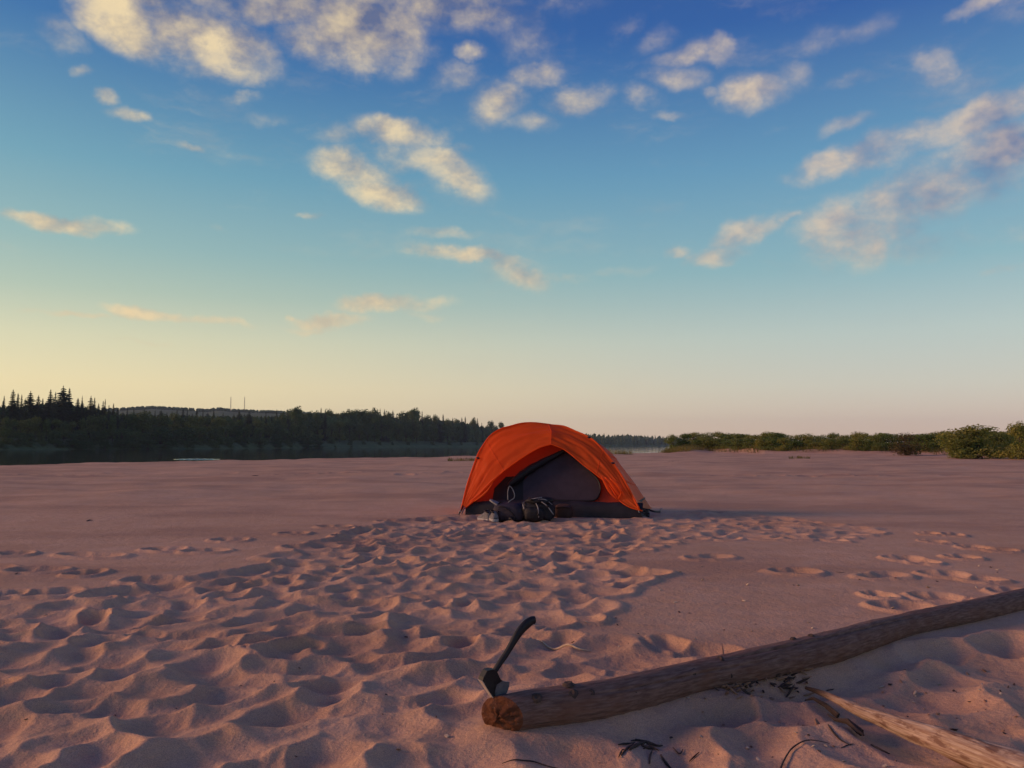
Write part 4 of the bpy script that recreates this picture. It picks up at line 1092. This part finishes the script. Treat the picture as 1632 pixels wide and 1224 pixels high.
def plate(name, pts, thick, mat, bev=.0):
    A = [axp(x, y) - hit + an * t_ for (x, y), t_ in zip(pts, thick)]; B = [axp(x, y) - hit - an * t_ for (x, y), t_ in zip(pts, thick)]; nq = len(A); mb = MB()
    cA = sum(A, Vector()) / nq; cB = sum(B, Vector()) / nq
    mb.add(A + B, [(i, (i + 1) % nq, nq + (i + 1) % nq, nq + i) for i in range(nq)])
    tm = sum(thick) / nq
    mb.add(A + [cA], [(i, (i + 1) % nq, nq) for i in range(nq)]); mb.add(B + [cB], [((i + 1) % nq, i, nq) for i in range(nq)])
    return mb.build(name, mat, axe, smooth=False)


plate('head', [(150, 488), (182, 478), (216, 482), (238, 528), (252, 552), (268, 562), (225, 590), (212, 640), (222, 712), (208, 696), (165, 635), (116, 562), (124, 535)], [.013, .014, .014, .012, .010, .008, .008, .008, .003, .008, .012, .013, .013], M['axeblack'])
plate('blade', [(266, 561), (296, 572), (326, 574), (322, 610), (311, 645), (292, 682), (262, 716), (228, 738), (222, 712), (211, 640), (224, 589)], [.0075, .004, .0012, .0008, .0008, .0008, .0008, .001, .003, .0072, .0078], M['axesteel'])
plate('sunlit_underside', [(112, 562), (118, 561), (210, 697), (204, 700)], [.0135, .0135, .0085, .0085], M['axesunlit'])  # thin pale plate: sunlight on the head's underside put in as colour
hc = [(205, 520), (226, 486), (262, 430), (300, 375), (345, 300), (395, 218), (445, 162), (485, 132), (505, 128)]
hw = [30, 34, 36, 38, 42, 50, 56, 60, 50]
pts = [axp(*q) - hit for q in hc]; sm = catmull(pts, 28); hr = np.interp(np.linspace(0, 1, 28), np.linspace(0, 1, 9), hw) / 4.5333 / F * (hit - o_).length / 2 * 1.12
mb = MB(); mb.tube(sm, list(hr), 14, flat=1.0, up=an); 
mb2 = MB(); rows = []
for i, p in enumerate(sm):
    t_ = (sm[min(i + 1, 27)] - sm[max(i - 1, 0)]).normalized(); a = t_.cross(an).normalized()
    rows.append([p + a * math.cos(6.283 * j / 14) * hr[i] + an * math.sin(6.283 * j / 14) * .0105 for j in range(14)])
mb2.grid(rows, close=True); mb2.add(rows[0], [tuple(range(14))]); mb2.add(rows[-1], [tuple(range(14))]); mb2.build('handle', M['axeblack'], axe)

# pale split driftwood, lower right
m, n, b = newmat('pale_driftwood', (.42, .32, .22), .85, .2); uvn = n.node('ShaderNodeUVMap'); t = n.node('ShaderNodeTexCoord')
f1 = n.noise(n.v('MULTIPLY', uvn.outputs[0], (10, 34, 1)), 1.0, 6, .65); f2 = n.noise(n.v('MULTIPLY', uvn.outputs[0], (14, 7, 1)), 1.0, 5, .6)
c = n.mix(n.ss(f1, .3, .7), (.32, .185, .13), (.62, .46, .35)); c = n.mix(n.ss(f2, .50, .62, 0, .8), c, (.19, .095, .066)); c = n.mix(n.ss(f1, .36, .27), c, (.07, .045, .035))
sx = n.node('ShaderNodeSeparateXYZ'); n.L.new(uvn.outputs[0], sx.inputs[0])
c = n.mix(n.ss(n.m('ADD', sx.outputs[0], n.m('MULTIPLY', f2, .16)), .26, .12, 0, .93), c, (.03, .022, .022))
n.L.new(c, b.inputs['Base Color']); bn = n.node('ShaderNodeBump'); bn.inputs['Distance'].default_value = .008; n.L.new(f1, bn.inputs['Height']); n.L.new(bn.outputs[0], b.inputs['Normal']); M['drift'] = m
DW = [(1284, 1091, 5), (1305, 1099, 10), (1335, 1113, 14), (1370, 1131, 20), (1400, 1144, 27), (1440, 1161, 34), (1490, 1181, 41), (1550, 1204, 46), (1620, 1232, 50), (1720, 1275, 54)]
dwp = []; dwr = []
for (x, y, w_) in DW:
    r_ = w_ / F * (gp(x, y, .02) - o_).length / 2 * .86; g = gp(x, y, .02); dwp.append(Vector((g.x, g.y, 0))); dwr.append(r_)
for p, r_ in zip(dwp, dwr): p.z = max(hz(p.x, p.y), 0.0) * .5 + r_ * .55 + .006
dws = catmull(dwp, 110); dwrr = np.interp(np.linspace(0, 1, 110), np.linspace(0, 1, len(dwr)), dwr)
drift = tag(empty('driftwood_branch', (dws[0].x, dws[0].y, 0)), 'pale split driftwood branch with a charred tip, lower right', 'driftwood'); do_ = Vector((dws[0].x, dws[0].y, 0))


def ddisp(l, a):
    v = .16 * float(perlin(l * 6, math.cos(a) * 1.6 + math.sin(a), 61)) + .08 * float(perlin(l * 12, a * 4, 62)) + .05 * float(perlin(l * 4, a * 9, 64))
    g = 1.75 + .35 * float(perlin(l * 4, .2, 63))
    if .2 < l < .62: v -= .30 * math.exp(-((a - g) / .10) ** 2) * min(1, (l - .2) * 12) * min(1, (.62 - l) * 8)
    return v


uvtube([p - do_ for p in dws], dwrr, 40, ddisp, 'stem', M['drift'], drift)
for (pts, rads) in (([(1335, 1108), (1315, 1101), (1296, 1096), (1282, 1088)], [.010, .008, .006, .002]), ([(1372, 1140), (1350, 1128), (1330, 1120), (1318, 1113)], [.012, .009, .006, .002]), ([(1338, 1120), (1352, 1130), (1366, 1141), (1376, 1146)], [.002, .007, .008, .003])):
    q = []
    for (x, y) in pts:
        g = gp(x, y, .03); q.append(Vector((g.x, g.y, hz(g.x, g.y) + .018)) - do_)
    mb = MB(); mb.tube(q, rads, 6, jit=.2, flat=.7); mb.build('splinter', M['drift'] if pts[0][0] != 1335 else M['dark_stick'], drift, smooth=False)

# ------------------------------------------------------------------ sticks and scraps on the sand


def stick(name, pts, rads, mat, label, cat, lift=.003, n=6, sub=24, parent=None, group=None):
    q = []
    for p in catmull([gp(x, y) for x, y in pts], sub): q.append(Vector((p.x, p.y, hz(p.x, p.y) + lift)))
    for _ in range(2):
        zz = [p.z for p in q]
        for i in range(1, len(q) - 1): q[i].z = max((zz[i - 1] + zz[i] * 2 + zz[i + 1]) / 4, zz[i] - .004)
    r_ = np.interp(np.linspace(0, 1, sub), np.linspace(0, 1, len(rads)), rads)
    o0 = q[0].copy(); mb = MB(); mb.tube([p - o0 for p in q], list(r_), n, jit=.12)
    o = mb.build(name, mat, parent); o.location = o0
    return tag(o, label, cat, group) if label else o


stick('pale_twig', [(852, 1016), (876, 1022), (900, 1027), (920, 1032), (943, 1033)], [.002, .0038, .005, .0045, .002], M['chip_pale'], 'pale bare curved twig lying on the sand behind the hatchet', 'twig', .006)
stick('curved_twig', [(1240, 1226), (1246, 1205), (1262, 1188), (1290, 1180), (1322, 1179)], [.0032, .0028, .0025, .002, .001], M['dark_stick'], 'thin dark curved twig at the bottom edge below the log', 'twig', .008)
stick('thin_root', [(800, 1217), (830, 1216), (850, 1211), (880, 1217), (900, 1218)], [.001, .0022, .0022, .0018, .001], M['dark_stick'], 'thin dark root at the bottom edge left of the black twigs', 'twig', .004)
for i, (pts, r_) in enumerate([([(990, 1196), (1002, 1182), (1010, 1170)], .006), ([(1003, 1190), (1012, 1176), (1022, 1168), (1034, 1163)], .009), ([(985, 1180), (1000, 1172), (1012, 1168)], .005), ([(1012, 1163), (1030, 1164), (1046, 1167), (1056, 1166)], .008), ([(1030, 1166), (1040, 1172), (1050, 1178)], .006), ([(1035, 1200), (1036, 1188), (1040, 1176)], .005), ([(1053, 1184), (1062, 1190), (1072, 1195)], .007), ([(1022, 1172), (1032, 1174), (1044, 1173)], .008), ([(1072, 1170), (1082, 1176), (1088, 1172)], .004), ([(1098, 1184), (1106, 1182), (1114, 1180)], .004), ([(1006, 1166), (1018, 1163), (1028, 1168)], .005), ([(986, 1198), (992, 1188), (998, 1190)], .005)]):
    stick('black_twig', pts, [r_ * .3, r_ * .6, r_ * .22], M['dark_stick'], 'short black twig in the scattered heap on the sand below the log', 'twig', .004, 6, 9, None, 'black twigs in the heap below the log')
for (pts, r_, lab) in [([(1120, 1037), (1130, 1041), (1138, 1044)], .008, 'stub of brown stick on the sand behind the middle of the log'), ([(1151, 1032), (1152, 1036), (1153, 1041)], .003, 'tiny upright dark twig behind the log near the brown stub'),
                       ([(1272, 1060), (1282, 1066), (1296, 1066)], .009, 'short brown stick lying along the front of the log by the pale tuft'), ([(1388, 1172), (1400, 1178), (1418, 1182)], .012, 'dark flat stick on the sand left of the driftwood'), ([(1320, 1158), (1338, 1172), (1356, 1178)], .008, 'dark forked stick on the sand between twig and driftwood'), ([(1340, 1181), (1350, 1178), (1360, 1176)], .005, 'small dark stick at the tip of the forked stick'),
                       ([(1065, 737), (1075, 735), (1086, 736)], .03, 'small dark stick on the far sand right of the tent'), ([(138, 831), (143, 829.5), (148, 830)], .02, 'small dark stick on the far smooth sand at left'), ([(1332, 911), (1340, 913), (1346, 912)], .006, 'tiny dark stick in a footprint right of the tent'), ([(402, 760), (412, 760)], .035, 'small dark driftwood stick on the far sand left of the tent')]:
    r_ *= .38
    stick('stick', pts, [r_ * .6, r_, r_ * .3], M['dark_stick'], lab, 'stick', r_ * .4, 6, 9)


def chipmesh(seed, flat=.35):
    rg = random.Random(seed); mb = MB(); nq = 7; rows = []
    sh = [rg.uniform(.65, 1.2) for _ in range(nq)]
    for z, s in ((-.5, .75), (-.1, 1.0), (.3, .95), (.5, .55)):
        rows.append([Vector((math.cos(6.283 * j / nq) * sh[j] * s, math.sin(6.283 * j / nq) * sh[j] * s * .55, z * flat * rg.uniform(.7, 1.3) + .12 * math.cos(6.283 * j / nq))) for j in range(nq)])
    mb.grid(rows, close=True); mb.add(rows[0], [tuple(range(nq - 1, -1, -1))]); mb.add(rows[-1], [tuple(range(nq))]); return mb


CH = {k: [chipmesh(s * 10 + i).mesh('chip', M[k], smooth=False) for i in range(3)] for s, k in enumerate(('chip_pale', 'chip_tan', 'chip_dark'))}


def chip(px, py, spx, kind, label, group, name='wood_chip', lift=.75):
    g = gp(px, py); s = spx / F * g.y / 2 * 1.25; z = hz(g.x, g.y)
    o = link(name, rng.choice(CH[kind]), None, (g.x, g.y, z + s * lift * .35), (rng.uniform(-.6, .6), rng.uniform(-.5, .5), rng.uniform(0, 6.28)), (s, s, s))
    return tag(o, label, 'chip', group)


for px, py, spx in [(1290, 1092, 0)]: pass
NAMED = [(1457, 1085, 9, 'chip_pale', 'pale chip with a bright face on the sand above the driftwood'), (1436, 1078, 7, 'chip_tan', 'tan chip in the small cluster above the driftwood'), (1442, 1068, 9, 'chip_dark', 'dark flake at the top of the small cluster above the driftwood'), (1418, 1079, 8, 'chip_dark', 'dark flake at the left of the small cluster above the driftwood'),
         (1211, 1112, 10, 'chip_tan', 'tan bark chip on the sand between log and driftwood tip'), (1229, 1100, 8, 'chip_tan', 'small tan bark chip close under the debris heap'), (1303, 1149, 17, 'chip_tan', 'reddish brown bark piece left of the driftwood'), (1284, 1153, 11, 'chip_dark', 'dark curled bark piece beside the reddish brown one'),
         (1191, 1169, 9, 'chip_pale', 'pale shell-like chip on the mound below the log'), (1208, 1192, 10, 'chip_pale', 'pale oblong chip near the curved twig'), (1117, 1167, 7, 'chip_pale', 'small pale curl of wood right of the black twigs'), (712, 1166, 9, 'chip_pale', 'pale chip on the sand left of the log end'), (868, 1163, 7, 'chip_pale', 'round pale pebble in front of the log end'), (635, 1190, 8, 'chip_tan', 'straw coloured sliver on the sand at lower centre'),
         (545, 900, 10, 'chip_pale', 'pale scrap on the trampled sand left of centre'), (1553, 1180, 5, 'chip_pale', 'tiny pale chip right of the driftwood'), (1568, 1052, 9, 'chip_tan', 'small ring-like tan scrap on the sand at the right'), (1495, 1135, 7, 'chip_tan', 'tan chip above the thick end of the driftwood'), (1520, 1155, 9, 'chip_dark', 'dark flake close above the driftwood'), (1410, 1208, 10, 'chip_pale', 'white edged flake below the driftwood')]
for (x, y, s_, k, lab) in NAMED: chip(x, y, s_, k, lab, None)
RND = [('chip_pale', 34, (900, 1600, 900, 1040), 3.2, 6.5, 'tiny pale wood chip on the smooth sand behind the log', 'pale chips behind the log'), ('chip_dark', 18, (900, 1600, 900, 1050), 2, 5, 'tiny dark bark flake on the smooth sand behind the log', 'dark flakes behind the log'),
       ('chip_pale', 30, (880, 1620, 1070, 1220), 3, 7, 'tiny pale wood chip on the sand in front of the log', 'pale chips in front of the log'), ('chip_dark', 30, (1000, 1620, 1060, 1220), 2, 6, 'tiny dark bark flake on the sand in front of the log', 'dark flakes in front of the log'), ('chip_tan', 24, (900, 1620, 1060, 1220), 3, 7, 'tiny tan chip on the sand in front of the log', 'tan chips in front of the log'),
       ('chip_pale', 16, (20, 760, 880, 1210), 2.5, 5, 'tiny pale chip among the footprints at left', 'pale chips among the footprints'), ('chip_dark', 14, (20, 760, 860, 1210), 2.5, 5, 'tiny dark flake among the footprints at left', 'dark flakes among the footprints')]
tops = lambda x: float(np.interp(x, [q[0] for q in LOGPX], [q[1] for q in LOGPX])); bots = lambda x: float(np.interp(x, [q[0] for q in LOGPX], [q[2] for q in LOGPX]))
for (k, n_, bx, s0, s1, lab, grp) in RND:
    c_ = 0; tries = 0
    while c_ < n_ and tries < 2000:
        tries += 1; x = rng.uniform(bx[0], bx[1]); y = rng.uniform(bx[2], bx[3])
        if x > 790 and 'behind' in lab and y > tops(x) - 12: continue
        if x > 790 and 'front' in lab and y < bots(x) + 6: continue
        if 'front' in lab and x > 1290 and abs(y - np.interp(x, [d[0] for d in DW], [d[1] for d in DW])) < 36: continue
        chip(x, y, rng.uniform(s0, s1), k, lab, grp); c_ += 1
for k in range(70):     # heap of bark against the log
    if k < 32: x, y = rng.gauss(1184, 17), rng.gauss(1101, 5)
    else: x, y = rng.gauss(1256, 22), rng.gauss(1085, 6)
    if y < bots(x) + 6: y = bots(x) + rng.uniform(6, 14)
    kd = rng.choice(['chip_dark', 'chip_dark', 'chip_tan', 'chip_tan'])
    o = chip(x, y, rng.uniform(7, 17), kd, 'bark scrap in the debris heap against the front of the log', 'bark scraps heaped against the log', 'bark_scrap', 1.2); o.scale[1] *= .35; o.scale[0] *= 1.5
# pale feathery tuft caught against the log
g = at(1290, 1062); e = tag(empty('feather_tuft', g), 'pale feathery tuft leaning against the front of the log', 'tuft')
mb = MB()
for k in range(26):
    a = rng.uniform(-.9, .9); l = rng.uniform(.018, .032); p1 = Vector((math.sin(a) * l * .7, -.01 + rng.uniform(-.01, .01), math.cos(a) * l)); mb.tube([(0, 0, 0), p1 * .6 + Vector((0, .004, 0)), p1], [.0012, .0018, .0005], 3)
mb.build('barbs', M['grey'], e)

# ------------------------------------------------------------------ evening haze over the river
mb = MB(); mb.box((0, 900, 39.0), (2700, 1600, 43.0))
m = bpy.data.materials.new('evening_haze'); m.use_nodes = True; nt = m.node_tree; nt.nodes.clear()
pv = nt.nodes.new('ShaderNodeVolumePrincipled'); pv.inputs['Color'].default_value = (0.62, 0.76, 1.0, 1); pv.inputs['Density'].default_value = 0.00014; pv.inputs['Anisotropy'].default_value = 0.0
mo = nt.nodes.new('ShaderNodeOutputMaterial'); nt.links.new(pv.outputs[0], mo.inputs['Volume'])
tag(mb.build('haze', m, smooth=False), 'thin bluish evening haze over the river', 'haze', kind='stuff')
